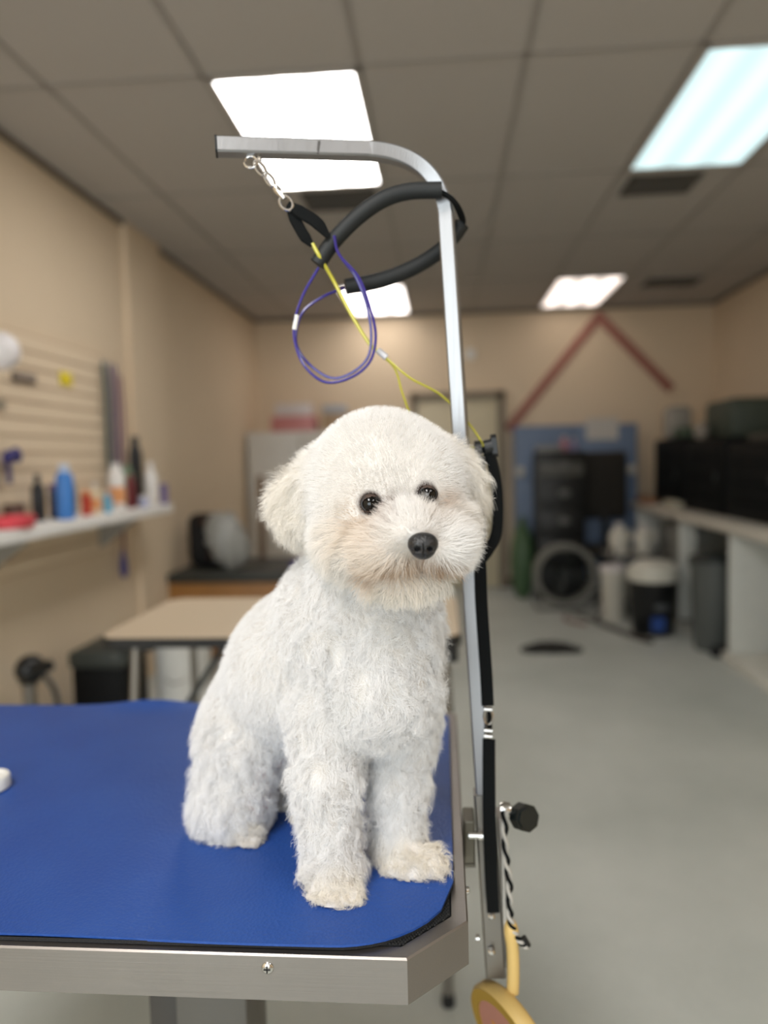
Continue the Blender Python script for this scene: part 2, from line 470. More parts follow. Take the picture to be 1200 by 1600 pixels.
bottle('lotion_bottle', 'grey bottle behind the small cream and orange bottle', -1.95, 3.70, SZ, .21, .028, mid_g, cwh, 'shoulder')
bottle('shampoo_bottle', 'big white bottle with an orange band in the middle of the shelf', -1.83, 3.98, SZ, .265, .046, cwh, cwh, 'tall', cor)
bottle('shampoo_bottle', 'maroon bottle right of the white bottle with orange band', -1.83, 4.17, SZ, .20, .026, cma, cma, 'tall')
bottle('shampoo_bottle', 'sage green bottle beside the maroon bottle', -1.90, 4.28, SZ, .25, .042, cgr, cgr, 'tall', cwh)
bottle('spray_bottle', 'tallest black bottle near the far end of the shelf', -1.90, 4.42, SZ, .43, .040, cbk, cbk, 'tall')
bottle('shampoo_bottle', 'plain white bottle nearest the far end of the shelf', -1.82, 4.45, SZ, .27, .040, cwh, cwh, 'shoulder')
bottle('lotion_bottle', 'short purple bottle at the far end of the shelf', -1.78, 4.555, SZ, .13, .024, cpu, cpu, 'jar')
bottle('lotion_bottle', 'squat lilac jar in front of the sage green bottle', -1.775, 4.22, SZ, .07, .026, M('jar_lilac', (168, 172, 200)), cwh, 'jar', cat='jar')
b = B(); add_lathe(b, [(.06, 0), (.075, .004), (.085, .045), (.08, .05), (.07, .012), (.001, .010)], (-1.80, 2.92, SZ), 28)
for v in b.verts: v.co.y = 2.92 + (v.co.y - 2.92) * 1.35
tag(obj('soap_dish', b, M('pink_red', (226, 78, 90)), None, True), 'bright pink red dish on the near part of the shelf', 'dish')
b = B(); add_box(b, (-1.98, 2.54, SZ), (-1.76, 2.73, SZ + .035), .015); tag(obj('folded_towel', b, mat('white_towel', (225, 224, 224), .9, bump=(300, .6)), None, True), 'folded white towel at the near end of the shelf', 'towel')
bottle('storage_jar', 'grey jar left of the pink red dish', -1.93, 2.92, SZ, .11, .05, M('jar_grey', (168, 166, 164)), M('jar_lid', (150, 140, 140)), 'jar', cat='jar')
bottle('storage_jar', 'teal grey jar at the left edge on the shelf', -1.95, 2.78, SZ, .12, .035, M('jar_teal', (110, 140, 138)), mid_g, 'jar', cat='jar')
bottle('storage_jar', 'low brown jar between the pink dish and the black bottle', -1.93, 3.15, SZ, .09, .045, M('jar_brown', (92, 66, 56)), M('lid_brown', (80, 52, 46)), 'jar', cat='jar')

# leashes, tag, bow, lamp on the slatwall
def leash(lab, y, z1, z0, m, w=.02, x=XL + .058):
    b = B(); path = catmull([(x, y, z1), (x + .006, y + .004, z1 - .2), (x, y + .01, z0 + .15), (x + .004, y + .008, z0)], 6)
    add_sweep(b, path, rect(.006, w), ref=(0, 1, 0))
    t = thing('hanging_leash', lab, 'leash', (x, y, z0), 'leashes hung at the end of the slatwall')
    obj('webbing', b, m, t, True)
    b = B(); add_tube(b, [(XL + .02, y, z1 + .01), (x, y, z1 + .012), (x + .004, y, z1 - .01)], .004, 8, 4); obj('hook', b, chrome, t, True)
leash('teal leash hung at the end of the slatwall', 4.20, 2.045, 1.30, M('leash_teal', (62, 88, 88), .8), .034)
leash('grey blue leash between the teal and purple leashes', 4.275, 2.04, 1.28, M('leash_slate', (98, 98, 122), .8), .03)
leash('purple leash hung beside the column', 4.345, 2.04, 1.34, M('leash_purple', (92, 52, 104), .8), .034)
leash('rose leash nearest the column', 4.42, 1.98, 1.40, M('leash_rose', (128, 88, 100), .8), .026)
leash('dark red leash with blue end hanging below the shelf', 4.34, 1.10, .92, cma, .03)
t = thing('brush', 'blue handled brush hanging under the shelf from the dark red leash', 'brush', (XL + .055, 4.345, .74))
b = B(); add_lathe(b, [(.012, 0), (.022, .03), (.022, .09), (.014, .14), (.010, .18)], (XL + .055, 4.345, .74), 14); obj('handle', b, M('brush_blue', (34, 40, 128)), t, True)
tag(boxobj('price_tag', (XL + .032, 3.74, 1.865), (XL + .04, 3.86, 1.935), M('tag_yellow', (226, 205, 30)), None, .002), 'yellow tag on the slatwall', 'tag')
tag(boxobj('tool_holder', (XL + .032, 3.30, 1.84), (XL + .055, 3.48, 1.885), M('holder_grey', (128, 116, 106)), None, .004), 'grey clip bar on the slatwall left of the yellow tag', 'clip bar')
tag(boxobj('tool_holder', (XL + .032, 3.05, 1.70), (XL + .05, 3.22, 1.745), M('holder_green', (150, 140, 122)), None, .004), 'pale clip bar on the slatwall under the grey clip bar', 'clip bar')
b = B()
for s in (-1, 1):
    add_ball(b, (XL + .075, 3.20 + s * .032, 1.485 + s * .006), .042, (.5, .75, .9), Matrix.Rotation(s * .5, 3, 'X'))
add_ball(b, (XL + .085, 3.20, 1.482), .018)
add_box(b, (XL + .03, 3.19, 1.475), (XL + .08, 3.21, 1.49))
add_box(b, (XL + .06, 3.17, 1.36), (XL + .066, 3.205, 1.48), .002)
tag(obj('ribbon_bow', b, M('bow_navy', (48, 44, 104), .6), None, True), 'navy blue bow hung on the slatwall at the left edge', 'bow')
t = thing('wall_lamp', 'round white lamp on the slatwall at the left edge', 'lamp', (-1.80, 2.93, 1.83))
b = B(); add_ball(b, (-1.80, 2.905, 1.912), .078, (1, 1, 1)); obj('globe', b, mat('frosted_globe', (238, 234, 236), .4), t, True)
b = B(); add_tube(b, [(XL + .03, 2.90, 1.80), (-1.93, 2.90, 1.80), (-1.83, 2.905, 1.84)], .009, 8); add_box(b, (XL + .03, 2.87, 1.76), (XL + .045, 2.93, 1.84)); obj('arm', b, white_p, t, True)
t = thing('pet_dryer', 'small black dryer on a grey stand beside the left wall', 'dryer', (-1.90, 3.15, 0))
b = B(); add_lathe(b, [(.08, .0), (.085, .02), (.03, .06), (.03, .44), (.05, .45)], (-1.91, 3.15, 0), 20); obj('stand', b, steel_d, t, True)
b = B(); add_ball(b, (-1.90, 3.15, .51), .07, (.9, 1.1, .95)); add_lathe(b, [(.03, 0), (.026, .09)], (-1.87, 3.12, .52), 14, Matrix.Rotation(math.radians(80), 3, 'Y')); obj('housing', b, black_p, t, True)
b = B(); add_tube(b, [(-1.84, 3.15, .49), (-1.78, 3.14, .40), (-1.79, 3.18, .22), (-1.83, 3.2, .02)], .012, 10); obj('cord', b, dark_g, t, True)

# ------------------------------------------------------------------ second grooming table
TX0, TX1, TY0, TY1, TZ = -.965, .045, 1.92, 2.50, .955
t = thing('grooming_table', 'beige topped folding grooming table with black edge behind the dog', 'table', ((TX0 + TX1) / 2, (TY0 + TY1) / 2, 0))
def rrect(x0, y0, x1, y1, r, n=6):
    out = []
    for cx, cy, a0 in ((x1 - r, y0 + r, -90), (x1 - r, y1 - r, 0), (x0 + r, y1 - r, 90), (x0 + r, y0 + r, 180)):
        for k in range(n + 1):
            a = math.radians(a0 + 90 * k / n); out.append((cx + r * math.cos(a), cy + r * math.sin(a)))
    return out
b = B(); add_prism(b, rrect(TX0 + .004, TY0 + .004, TX1 - .004, TY1 - .004, .05), TZ - .012, TZ + .001); obj('tabletop', b, mat('beige_laminate', (200, 182, 156), .55, noise=(160, .05)), t)
b = B(); add_prism(b, rrect(TX0, TY0, TX1, TY1, .053), TZ - .028, TZ - .001); obj('edge_band', b, black_r, t)
for (lx, ly, fx, fy) in ((TX0 + .09, TY0 + .06, TX0 + .06, TY0 - .03), (TX0 + .09, TY1 - .06, TX0 + .06, TY1 + .03), (TX1 - .05, TY0 + .06, -.008, TY0 - .10), (TX1 - .05, TY1 - .06, TX1 - .01, TY1 + .03)):
    b = B(); add_sweep(b, [Vector((lx, ly, TZ - .026)), Vector((fx, fy, .03))], circ(.0135, 12)); lg = obj('leg', b, steel_d, t, True)
    b = B(); add_lathe(b, [(.016, 0), (.018, .004), (.016, .03), (.0142, .034)], (fx, fy, 0), 14); obj('rubber_foot', b, black_r, lg, True)
for p_, q_ in (((TX0 + .35, TY0 + .07, TZ - .03), (TX0 + .07, TY0 - .01, .50)), ((TX1 - .32, TY0 + .07, TZ - .03), (TX1 - .06, TY0 - .02, .58))):
    b = B(); add_sweep(b, [Vector(p_), Vector(q_)], circ(.009, 8)); obj('brace', b, dark_g, t, True)
for lo_, hi_ in (((TX1 - .10, TY0 + .02, TZ - .075), (TX1 - .01, TY0 + .14, TZ - .026)), ((TX0 + .03, TY0 + .05, TZ - .05), (TX0 + .14, TY1 - .05, TZ - .026))):
    boxobj('hinge_plate', lo_, hi_, black_p, t, .004)

# ------------------------------------------------------------------ background left: chest, locker, bins
t = thing('storage_chest', 'low wooden chest with a black padded top behind the beige table', 'chest', (-1.55, 5.5, 0))
boxobj('body', (-2.0, 5.10, 0), (-1.16, 5.95, .57), mat('orange_wood', (150, 104, 52), .5, noise=(6, .2)), t, .006)
boxobj('cushion', (-2.01, 5.08, .57), (-1.15, 5.97, .64), mat('black_vinyl', (48, 50, 46), .5), t, .025)
t = thing('backpack', 'black bag standing on the wooden chest by the wall', 'bag', (-1.86, 5.55, .64))
b = B(); add_box(b, (-1.96, 5.42, .64), (-1.66, 5.60, 1.05), .07, None, 4); obj('body', b, mat('black_nylon', (14, 14, 15), .7), t, True)
b = B(); add_tube(b, [(-1.86, 5.41, .98), (-1.80, 5.37, 1.0), (-1.76, 5.37, .85), (-1.78, 5.41, .70)], .018, 8); obj('strap', b, mat('brown_strap', (58, 34, 22), .7), t, True)
b = B(); add_ball(b, (-1.60, 5.30, .86), .18, (.80, .6, 1.25), Matrix.Rotation(-.45, 3, 'Y'), 40, 30)
r2 = random.Random(3)
for v in b.verts:
    n = math.sin(v.co.x * 60 + v.co.z * 35) * math.cos(v.co.z * 52 + v.co.y * 40)
    v.co += Vector((n * .020, n * .016, n * .014)); v.co.z = max(v.co.z, .642)
tag(obj('plastic_bag', b, mat('white_poly', (150, 150, 145), .35), None, True), 'crumpled white plastic bag leaning on the black bag', 'plastic bag')
tag(boxobj('wooden_pole', (-1.52, 5.9, .64), (-1.475, 5.945, 1.32), mat('pole_wood', (112, 84, 56), .6), None, .004), 'thin brown pole standing before the grey cabinet', 'pole')
t = thing('storage_locker', 'tall grey metal cabinet against the back wall', 'cabinet', (-1.48, 7.7, 0))
lk = mat('locker_grey', (214, 211, 204), .5)
boxobj('body', (-2.0, 7.42, 0), (-.93, 8.02, 1.74), lk, t, .006)
for x0, x1, hx in ((-1.99, -1.47, -1.52), (-1.46, -.94, -1.41)):
    dr = boxobj('door', (x0, 7.395, .06), (x1, 7.42, 1.72), lk, t, .004)
    boxobj('handle', (hx - .012, 7.37, .9), (hx + .012, 7.396, 1.06), steel_d, dr, .004)
tag(boxobj('carton', (-1.76, 7.5, 1.74), (-1.30, 7.78, 1.90), M('carton_pink', (196, 128, 126)), None, .01), 'pink and red carton on top of the grey cabinet', 'box', 'boxes on the grey cabinet')
tag(boxobj('carton', (-1.72, 7.52, 1.90), (-1.34, 7.76, 2.03), M('carton_white', (212, 204, 202)), None, .01), 'white carton stacked on the pink carton', 'box', 'boxes on the grey cabinet')
tag(boxobj('carton', (-1.22, 7.5, 1.74), (-.95, 7.8, 1.92), M('carton_tan', (176, 150, 120)), None, .01), 'tan carton on the grey cabinet beside the dog head', 'box', 'boxes on the grey cabinet')
tag(boxobj('carton', (-1.22, 7.5, 1.92), (-.98, 7.8, 2.0), M('carton_bluegrey', (172, 180, 190)), None, .01), 'pale blue carton on the tan carton', 'box', 'boxes on the grey cabinet')
t = thing('storage_bin', 'pale grey plastic bin beside the wooden chest', 'bin', (-1.0, 5.4, 0))
b = B(); add_prism(b, rrect(-1.12, 5.2, -.72, 5.6, .05), 0, .58); obj('body', b, mat('bin_grey', (172, 170, 164), .5), t, True)
b = B(); add_prism(b, rrect(-1.14, 5.18, -.70, 5.62, .055), .58, .63); obj('lid', b, mat('bin_lid', (182, 178, 170), .5), t, True)
tag(boxobj('package', (-1.12, 5.22, .63), (-.80, 5.45, .70), M('pack_purple', (74, 70, 132)), None, .012), 'purple package on the pale grey bin', 'package')
tag(boxobj('package', (-1.04, 5.24, .70), (-.80, 5.45, .755), M('pack_magenta', (142, 72, 110)), None, .012), 'magenta package on the purple package', 'package')
b = B(); add_ball(b, (-.96, 5.35, .85), .12, (1, .8, .85)); 
for v in b.verts: v.co.z = max(v.co.z, .757)
tag(obj('bowl_cap', b, mat('cap_black', (40, 38, 36), .7), None, True), 'rounded black bundle on top of the magenta package', 'bundle')
t = thing('storage_crate', 'black crate under the near end of the beige table', 'crate', (-1.7, 3.55, 0))
boxobj('body', (-1.84, 3.40, 0), (-1.585, 3.72, .44), mat('crate_black', (7, 8, 9), .6, spec=.2), t, .012)
boxobj('lid', (-1.85, 3.39, .44), (-1.575, 3.73, .52), mat('crate_lid', (52, 56, 52), .5), t, .012)
t = thing('bucket', 'white bucket standing under the beige table', 'bucket', (-1.40, 3.7, 0))
b = B(); add_lathe(b, [(.125, 0), (.13, .01), (.15, .50), (.157, .51), (.157, .54), (.145, .54), (.12, .06)], (-1.40, 3.75, 0), 28); obj('pail', b, white_p, t, True)
b = B(); add_tube(b, [(-1.55, 3.75, .50), (-1.50, 3.66, .36), (-1.40, 3.60, .30), (-1.30, 3.66, .36), (-1.25, 3.75, .50)], .004, 6); obj('handle', b, steel_d, t, True)

# ------------------------------------------------------------------ background right
t = thing('storage_cabinet', 'blue cabinet against the back wall under the red strips', 'cabinet', (1.38, 7.85, 0))
bl = mat('cabinet_blue', (108, 126, 154), .55)
boxobj('body', (.77, 7.68, 0), (2.0, 8.03, 1.74), bl, t, .006)
for x0, x1, kx in ((.78, 1.38, .80), (1.39, 1.99, 1.92)):
    dr = boxobj('door', (x0, 7.655, .05), (x1, 7.68, 1.73), bl, t, .004)
    b = B(); add_ball(b, (kx + .01, 7.62, 1.27), .042, (1, .8, 1.2)); obj('knob', b, mat('knob_cream', (200, 196, 184), .4), dr, True)
tag(boxobj('paper_sheet', (1.48, 7.648, 1.58), (1.80, 7.653, 1.80), mat('paper', (200, 196, 190), .8), None), 'white paper sheet stuck at the top of the blue cabinet', 'paper')
t = thing('drawer_tower', 'black drawer tower in front of the blue cabinet', 'drawer unit', (1.16, 7.4, 0))
boxobj('body', (.93, 7.25, 0), (1.39, 7.62, 1.47), mat('tower_black', (12, 14, 15), .45), t, .008)
for k in range(5):
    z0 = .10 + k * .27
    fm = mat('drawer_grey', (84, 84, 80), .5) if k == 4 else MATS['tower_black']
    h_ = .13 if k == 4 else .23
    dr = boxobj('drawer', (.945, 7.232, z0 + (.05 if k == 4 else 0)), (1.375, 7.25, z0 + .05 * (k == 4) + h_), fm, t, .004)
    b = B(); add_ball(b, (1.19, 7.222, z0 + .15), .05, (1.2, .3, .75)); obj('handle', b, mat('label_grey', (104, 104, 102), .5), dr, True)
tag(boxobj('tray', (.95, 7.3, 1.47), (1.18, 7.55, 1.53), M('tray_grey', (142, 142, 140)), None, .01), 'flat grey tray on the black drawer tower', 'tray')
bottle('lotion_bottle', 'pink bottle on the black drawer tower', 1.22, 7.42, 1.47, .15, .035, M('pink_bottle', (190, 130, 140)), cwh, 'shoulder', grp='bottles on the drawer tower')
bottle('lotion_bottle', 'lilac bottle on the black drawer tower right of the pink one', 1.31, 7.42, 1.47, .13, .035, M('lilac_bottle', (150, 142, 176)), cwh, 'shoulder', grp='bottles on the drawer tower')
t = thing('office_chair', 'dark upholstered chair facing away beside the drawer tower', 'chair', (1.63, 7.3, 0))
b = B(); add_box(b, (1.40, 7.50, .78), (1.86, 7.59, 1.46), .045, None, 4); obj('backrest', b, mat('chair_dark', (36, 32, 26), .8), t, True)
b = B(); add_box(b, (1.42, 7.10, .44), (1.84, 7.5, .54), .04, None, 4); obj('seat', b, MATS['chair_dark'], t, True)
b = B(); add_lathe(b, [(.03, .10), (.03, .44)], (1.63, 7.3, 0), 14); add_box(b, (1.60, 7.49, .5), (1.66, 7.52, .85)); obj('post', b, black_p, t, True)
b = B()
for k in range(5):
    a = k * 2 * math.pi / 5 + .3; add_sweep(b, [Vector((1.63, 7.3, .10)), Vector((1.63 + .22 * math.cos(a), 7.3 + .22 * math.sin(a), .06))], circ(.016, 8))
obj('base', b, black_p, t, True)
for k in range(5):
    a = k * 2 * math.pi / 5 + .3
    b = B(); add_ball(b, (1.63 + .22 * math.cos(a), 7.3 + .22 * math.sin(a), .028), .028, (1, .7, 1)); obj('caster', b, black_p, t, True)
t = thing('trash_bag', 'green bag standing against the blue cabinet', 'bag', (.86, 7.45, 0))
b = B(); add_ball(b, (.80, 7.42, .36), .15, (.82, .8, 2.7), None, 24, 20)
for v in b.verts:
    n = math.sin(v.co.x * 70 + v.co.z * 25) * math.cos(v.co.z * 30 + v.co.y * 50); v.co += Vector((n * .01, n * .01, 0)); v.co.z = max(v.co.z, .001)
    v.co.x = min(v.co.x, .915)
obj('sack', b, mat('green_poly', (66, 94, 62), .5), t, True)
b = B(); add_lathe(b, [(.05, .74), (.025, .77), (.05, .81), (.045, .815)], (.80, 7.42, 0), 16); obj('tied_neck', b, MATS['green_poly'], t, True)
# floor fan
t = thing('floor_fan', 'round grey floor fan in front of the drawer tower', 'fan', (1.13, 6.9, 0))
RX = Matrix.Rotation(math.radians(90), 3, 'X')
b = B()
ring = [Vector((1.125 + .265 * math.cos(a), 6.86, .325 + .265 * math.sin(a))) for a in [2 * math.pi * k / 40 for k in range(40)]]
add_sweep(b, ring, rect(.05, .18, .012), ref=(0, 1, 0), closed=True); obj('housing', b, mat('fan_grey', (122, 122, 116), .45), t, True)
b = B()
for r in (.05, .09, .13, .17, .21, .245):
    add_sweep(b, [Vector((1.125 + r * math.cos(a), 6.79, .325 + r * math.sin(a))) for a in [2 * math.pi * k / 32 for k in range(32)]], circ(.0025, 5), closed=True)
for k in range(12):
    a = 2 * math.pi * k / 12; add_sweep(b, [Vector((1.125 + .03 * math.cos(a), 6.788, .325 + .03 * math.sin(a))), Vector((1.125 + .26 * math.cos(a), 6.788, .325 + .26 * math.sin(a)))], circ(.0025, 5))
obj('grille', b, dark_g, t, True)
for k in range(4):
    b = B(); a = k * math.pi / 2 + .4
    Rb = Matrix.Rotation(a, 3, 'Y'); 
    add_box(b, (-.045, -.004, .04), (.045, .004, .22), 0.003, Matrix.Rotation(.5, 3, 'Z'))
    for v in b.verts: v.co = Rb @ v.co + Vector((1.125, 6.86, .325))
    obj('blade', b, mat('fan_blade', (30, 34, 33), .5), t, True)
b = B(); add_lathe(b, [(.05, -.05), (.05, .05)], (1.125, 6.87, .325), 18, RX); add_box(b, (.86, 6.92, .31), (1.39, 6.93, .34)); obj('motor', b, dark_g, t, True)
b = B(); add_tube(b, [(.86, 6.75, .02), (.84, 6.86, .1), (.845, 6.87, .32), (.86, 6.87, .34)], .014, 8); add_tube(b, [(1.39, 6.75, .02), (1.41, 6.86, .1), (1.405, 6.87, .32), (1.39, 6.87, .34)], .014, 8); add_tube(b, [(.86, 6.75, .018), (1.12, 6.74, .018), (1.39, 6.75, .018)], .014, 8)
obj('stand', b, mid_g, t, True)
# counter
CZ = .95
t = thing('counter', 'long white counter along the right wall with open bays', 'counter', (2.35, 5.6, 0))
boxobj('worktop', (1.89, 3.7, CZ - .065), (XR - .02, 7.5, CZ), mat('counter_top', (196, 190, 178), .45), t, .008)
wp = mat('counter_panel', (206, 208, 202), .5)
boxobj('upright_panel', (1.93, 6.1, .06), (2.06, 6.14, CZ - .065), wp, t, .003)
for y in (3.75, 5.05, 7.4): boxobj('upright_panel', (1.93, y, .06), (XR - .03, y + .04, CZ - .065), wp, t, .003)
boxobj('plinth', (1.90, 3.7, 0), (XR - .03, 5.12, .06), mat('plinth_white', (214, 212, 202), .5), t, .004)
boxobj('back_panel', (XR - .05, 3.75, .06), (XR - .03, 7.4, CZ - .065), wp, t)
t = thing('filing_drawers', 'grey drawer unit under the far part of the counter', 'drawer unit', (2.2, 6.4, 0))
boxobj('body', (1.99, 6.25, 0), (2.55, 6.85, .80), mat('file_grey', (120, 120, 114), .5), t, .006)
for k in range(3):
    dr = boxobj('drawer', (1.97, 6.28, .03 + k * .25), (1.99, 6.82, .26 + k * .25), MATS['file_grey'], t, .004)
    boxobj('handle', (1.955, 6.48, .15 + k * .25), (1.971, 6.62, .17 + k * .25), steel_d, dr, .003)
t = thing('trash_can', 'grey trash can under the counter beside the white upright', 'bin', (1.945, 5.4, 0))
b = B(); add_lathe(b, [(.125, 0), (.13, .01), (.16, .60), (.17, .61), (.17, .64), (.158, .64), (.13, .06)], (1.945, 5.40, 0), 28); obj('body', b, mat('can_grey', (84, 88, 86), .45), t, True)
b = B(); add_lathe(b, [(.168, .645), (.168, .67), (.10, .70), (.001, .705)], (1.945, 5.40, 0), 28); obj('lid', b, mat('can_lid', (34, 40, 40), .45), t, True)
boxobj_ = boxobj('black_strip', (1.84, 5.13, 0), (2.2, 5.20, .08), mat('strip_black', (12, 13, 14), .7), None, .03); tag(boxobj_, 'low black strip on the floor before the trash can', 'mat')  # low black rounded block in front of the trash can
t = thing('bucket', 'black bucket with a rounded white lid in front of the counter', 'bucket', (1.66, 5.85, 0))
b = B(); add_lathe(b, [(.155, 0), (.16, .01), (.185, .40), (.19, .41), (.19, .43)], (1.66, 5.9, 0), 30); obj('pail', b, mat('pail_black', (14, 16, 18), .4), t, True)
b = B(); add_lathe(b, [(.198, .43), (.205, .46), (.195, .53), (.13, .575), (.06, .585), (.001, .588)], (1.66, 5.9, 0), 30); obj('lid', b, mat('lid_white', (206, 204, 192), .4), t, True)
b = B(); add_box(b, (1.60, 5.715, .05), (1.70, 5.735, .16), .004); obj('blue_patch', b, mat('patch_blue', (32, 68, 138), .5), t)
b = B(); add_ball(b, (1.68, 5.725, .235), .05, (1.2, .35, .6)); obj('clasp', b, mat('clasp_grey', (70, 74, 78), .4), t, True)
def jug(lab, x, y, z, h, r):
    t = thing('jug', lab, 'jug', (x, y, z), 'white jugs by the counter')
    b = B(); add_lathe(b, [(r * .92, 0), (r, .012), (r, h * .62), (r * .72, h * .78), (r * .34, h * .86), (r * .34, h * .9)], (x, y, z), 24); obj('body', b, mat('jug_white', (204, 200, 188), .45), t, True)
    b = B(); add_lathe(b, [(r * .40, h * .9), (r * .40, h)], (x, y, z), 16); obj('cap', b, mat('jug_cap', (220, 214, 214), .4), t, True)
    b = B(); add_tube(b, [(x + r * .5, y - r * .3, z + h * .80), (x + r * 1.0, y - r * .5, z + h * .76), (x + r * 1.05, y - r * .5, z + h * .55), (x + r * .95, y - r * .4, z + h * .45)], .010, 6); obj('handle', b, MATS['jug_white'], t, True)
t = thing('supply_cart', 'grey two tier cart holding white jugs beside the counter', 'cart', (1.7, 6.75, 0))
for z in (.10, .50): boxobj('tray', (1.48, 6.55, z), (1.90, 7.0, z + .03), mat('cart_grey', (118, 116, 112), .5), t, .006)
for x in (1.50, 1.88):
    for y in (6.57, 6.98):
        b = B(); add_sweep(b, [Vector((x, y, .0)), Vector((x, y, .60))], circ(.012, 8)); obj('leg', b, dark_g, t, True)
jug('large white jug on the upper tray of the cart, nearest the fan', 1.58, 6.68, .53, .28, .085)
jug('large white jug on the upper tray of the cart, nearest the counter', 1.79, 6.68, .53, .26, .08)
jug('white jug on the lower tray of the cart, nearest the fan', 1.58, 6.68, .13, .33, .085)
jug('white jug on the lower tray of the cart, behind the black bucket', 1.78, 6.70, .13, .32, .08)
t = thing('pail', 'cream pail standing on the floor left of the black bucket', 'pail', (1.45, 6.35, 0))
b = B(); add_lathe(b, [(.085, 0), (.09, .01), (.105, .40), (.11, .41), (.11, .43)], (1.46, 6.40, 0), 24); obj('body', b, MATS['jug_white'], t, True)
b = B(); add_lathe(b, [(.113, .43), (.113, .46), (.10, .47)], (1.46, 6.40, 0), 24); obj('lid', b, MATS['jug_cap'], t, True)
b = B(); add_tube(b, [(1.17, 6.62, .012), (1.24, 6.42, .012), (1.34, 6.05, .012), (1.50, 5.62, .012), (1.56, 5.60, .012), (1.42, 5.9, .012), (1.30, 6.3, .012), (1.36, 6.5, .012)], .016, 8, 6); tag(obj('vacuum_hose', b, mat('hose_dark', (54, 48, 44), .6), None, True), 'dark hose curled on the floor before the white jugs', 'hose')
b = B(); add_tube(b, [(1.10, 6.55, .010), (1.04, 6.38, .010), (1.10, 6.24, .010), (1.19, 6.16, .010)], .010, 8, 6); tag(obj('power_cord', b, mat('cord_red', (112, 52, 40), .6), None, True), 'dull red cord on the floor beside the dark hose', 'cord')
b = B(); add_ball(b, (.78, 5.40, 0), .17, (1.1, .9, .26), None, 40, 24); add_ball(b, (.66, 5.36, 0), .11, (1, 1, .35), None, 20, 12); add_ball(b, (.90, 5.36, 0), .10, (1.1, 1, .3), None, 20, 12)
for v in b.verts:
    n = math.sin(v.co.x * 80) * math.cos(v.co.y * 66 + v.co.z * 50); v.co += Vector((n * .008, n * .008, n * .006)); v.co.z = max(v.co.z, .001)
o = tag(obj('hair_pile', b, mat('dark_hair', (34, 34, 32), .9, bump=(180, 1.0)), None, True), 'dark pile of swept dog hair in the middle of the floor', 'hair pile')
# kennels on the counter
kb = mat('kennel_black', (6, 8, 10), .6, spec=.15)
for k, (y0, y1, lab) in enumerate(((6.45, 7.30, 'black kennel farthest along the counter'), (5.52, 6.40, 'black kennel in the middle of the counter'), (4.58, 5.47, 'black kennel nearest along the counter at the right edge'))):
    t = thing('kennel', lab, 'kennel', (2.35, (y0 + y1) / 2, CZ), 'black kennels on the counter')
    top = (1.56, 1.53, 1.49)[k]
    boxobj('shell', (2.06, y0, CZ), (2.80, y1, top), kb, t, .03)
    b = B()
    for i in range(9): add_sweep(b, [Vector((2.045, y0 + .10 + i * (y1 - y0 - .2) / 8, CZ + .06)), Vector((2.045, y0 + .10 + i * (y1 - y0 - .2) / 8, top - .08))], circ(.004, 6))
    for i in range(4): add_sweep(b, [Vector((2.045, y0 + .10, CZ + .06 + i * (top - CZ - .14) / 3)), Vector((2.045, y1 - .10, CZ + .06 + i * (top - CZ - .14) / 3))], circ(.005, 6))
    dr = obj('door_grille', b, mat('wire_black', (12, 15, 17), .5, spec=.2), t, True)
    boxobj('latch', (2.03, y0 + .10, CZ + .26), (2.048, y0 + .14, CZ + .32), dark_g, dr, .003)
tag(boxobj('cardboard_box', (1.92, 7.05, CZ), (2.02, 7.40, CZ + .06), M('brown_card', (134, 92, 62), .7), None, .004), 'small brown box at the far end of the counter', 'box')
tag(boxobj('folded_cloth', (1.93, 6.30, CZ), (2.03, 6.60, CZ + .07), mat('cloth_cream', (170, 164, 146), .9), None, .02), 'cream folded cloth on the counter before the kennels', 'cloth')
gd = mat('crate_green', (58, 66, 56), .6)
tag(boxobj('towel_bundle', (2.06, 6.80, 1.56), (2.26, 7.05, 1.85), mat('towel_grey', (150, 146, 138), .9, bump=(200, .6)), None, .05), 'pale grey towel bundle standing on the farthest kennel', 'towel')
tag(boxobj('plastic_crate', (2.07, 6.47, 1.56), (2.62, 6.75, 1.65), mat('bin_green', (58, 74, 56), .6), None, .02), 'low green tray on the farthest kennel', 'tray')
tag(boxobj('carrier', (2.20, 5.78, 1.53), (2.68, 6.36, 1.84), gd, None, .05), 'dark olive pet carrier on the middle kennel', 'carrier')
b = B(); add_ball(b, (2.12, 6.18, 1.60), .075, (.8, 1, 1)); 
for v in b.verts: v.co.z = max(v.co.z, 1.531)
tag(obj('towel_roll', b, mat('towel_pale', (142, 134, 124), .9), None, True), 'small pale towel roll in front of the olive carrier', 'towel')
tag(boxobj('folded_blanket', (2.12, 4.7, 1.49), (2.62, 5.3, 1.55), mat('blanket_dark', (70, 66, 58), .9), None, .025), 'dark folded blanket on the nearest kennel', 'blanket')

# ------------------------------------------------------------------ the near grooming table
Z0 = 1.010
t = thing('grooming_table', 'stainless steel grooming table under the dog with blue mat on top', 'table', (-.44, .9, 0))
X0, X1, Y0, Y1, CH = -.90, .0165, .585, 1.21, .053
def octo(i): return [(X0 + CH, Y0 + i), (X1 - CH - i * .41, Y0 + i), (X1 - i, Y0 + CH + i * .41), (X1 - i, Y1 - CH * .6 - i * .41), (X1 - CH * .6 - i * .41, Y1 - i), (X0 + CH + i * .41, Y1 - i), (X0 + i, Y1 - CH - i * .41), (X0 + i, Y0 + CH + i * .41)]
b = B()
def ring_face(p, zp, q, zq):
    n = len(p); a = [b.verts.new((x, y, zp)) for x, y in p]; c = [b.verts.new((x, y, zq)) for x, y in q]
    for i in range(n): b.faces.new((a[i], a[(i + 1) % n], c[(i + 1) % n], c[i]))
o0 = octo(0); o1 = octo(.0015); o2 = octo(.015)
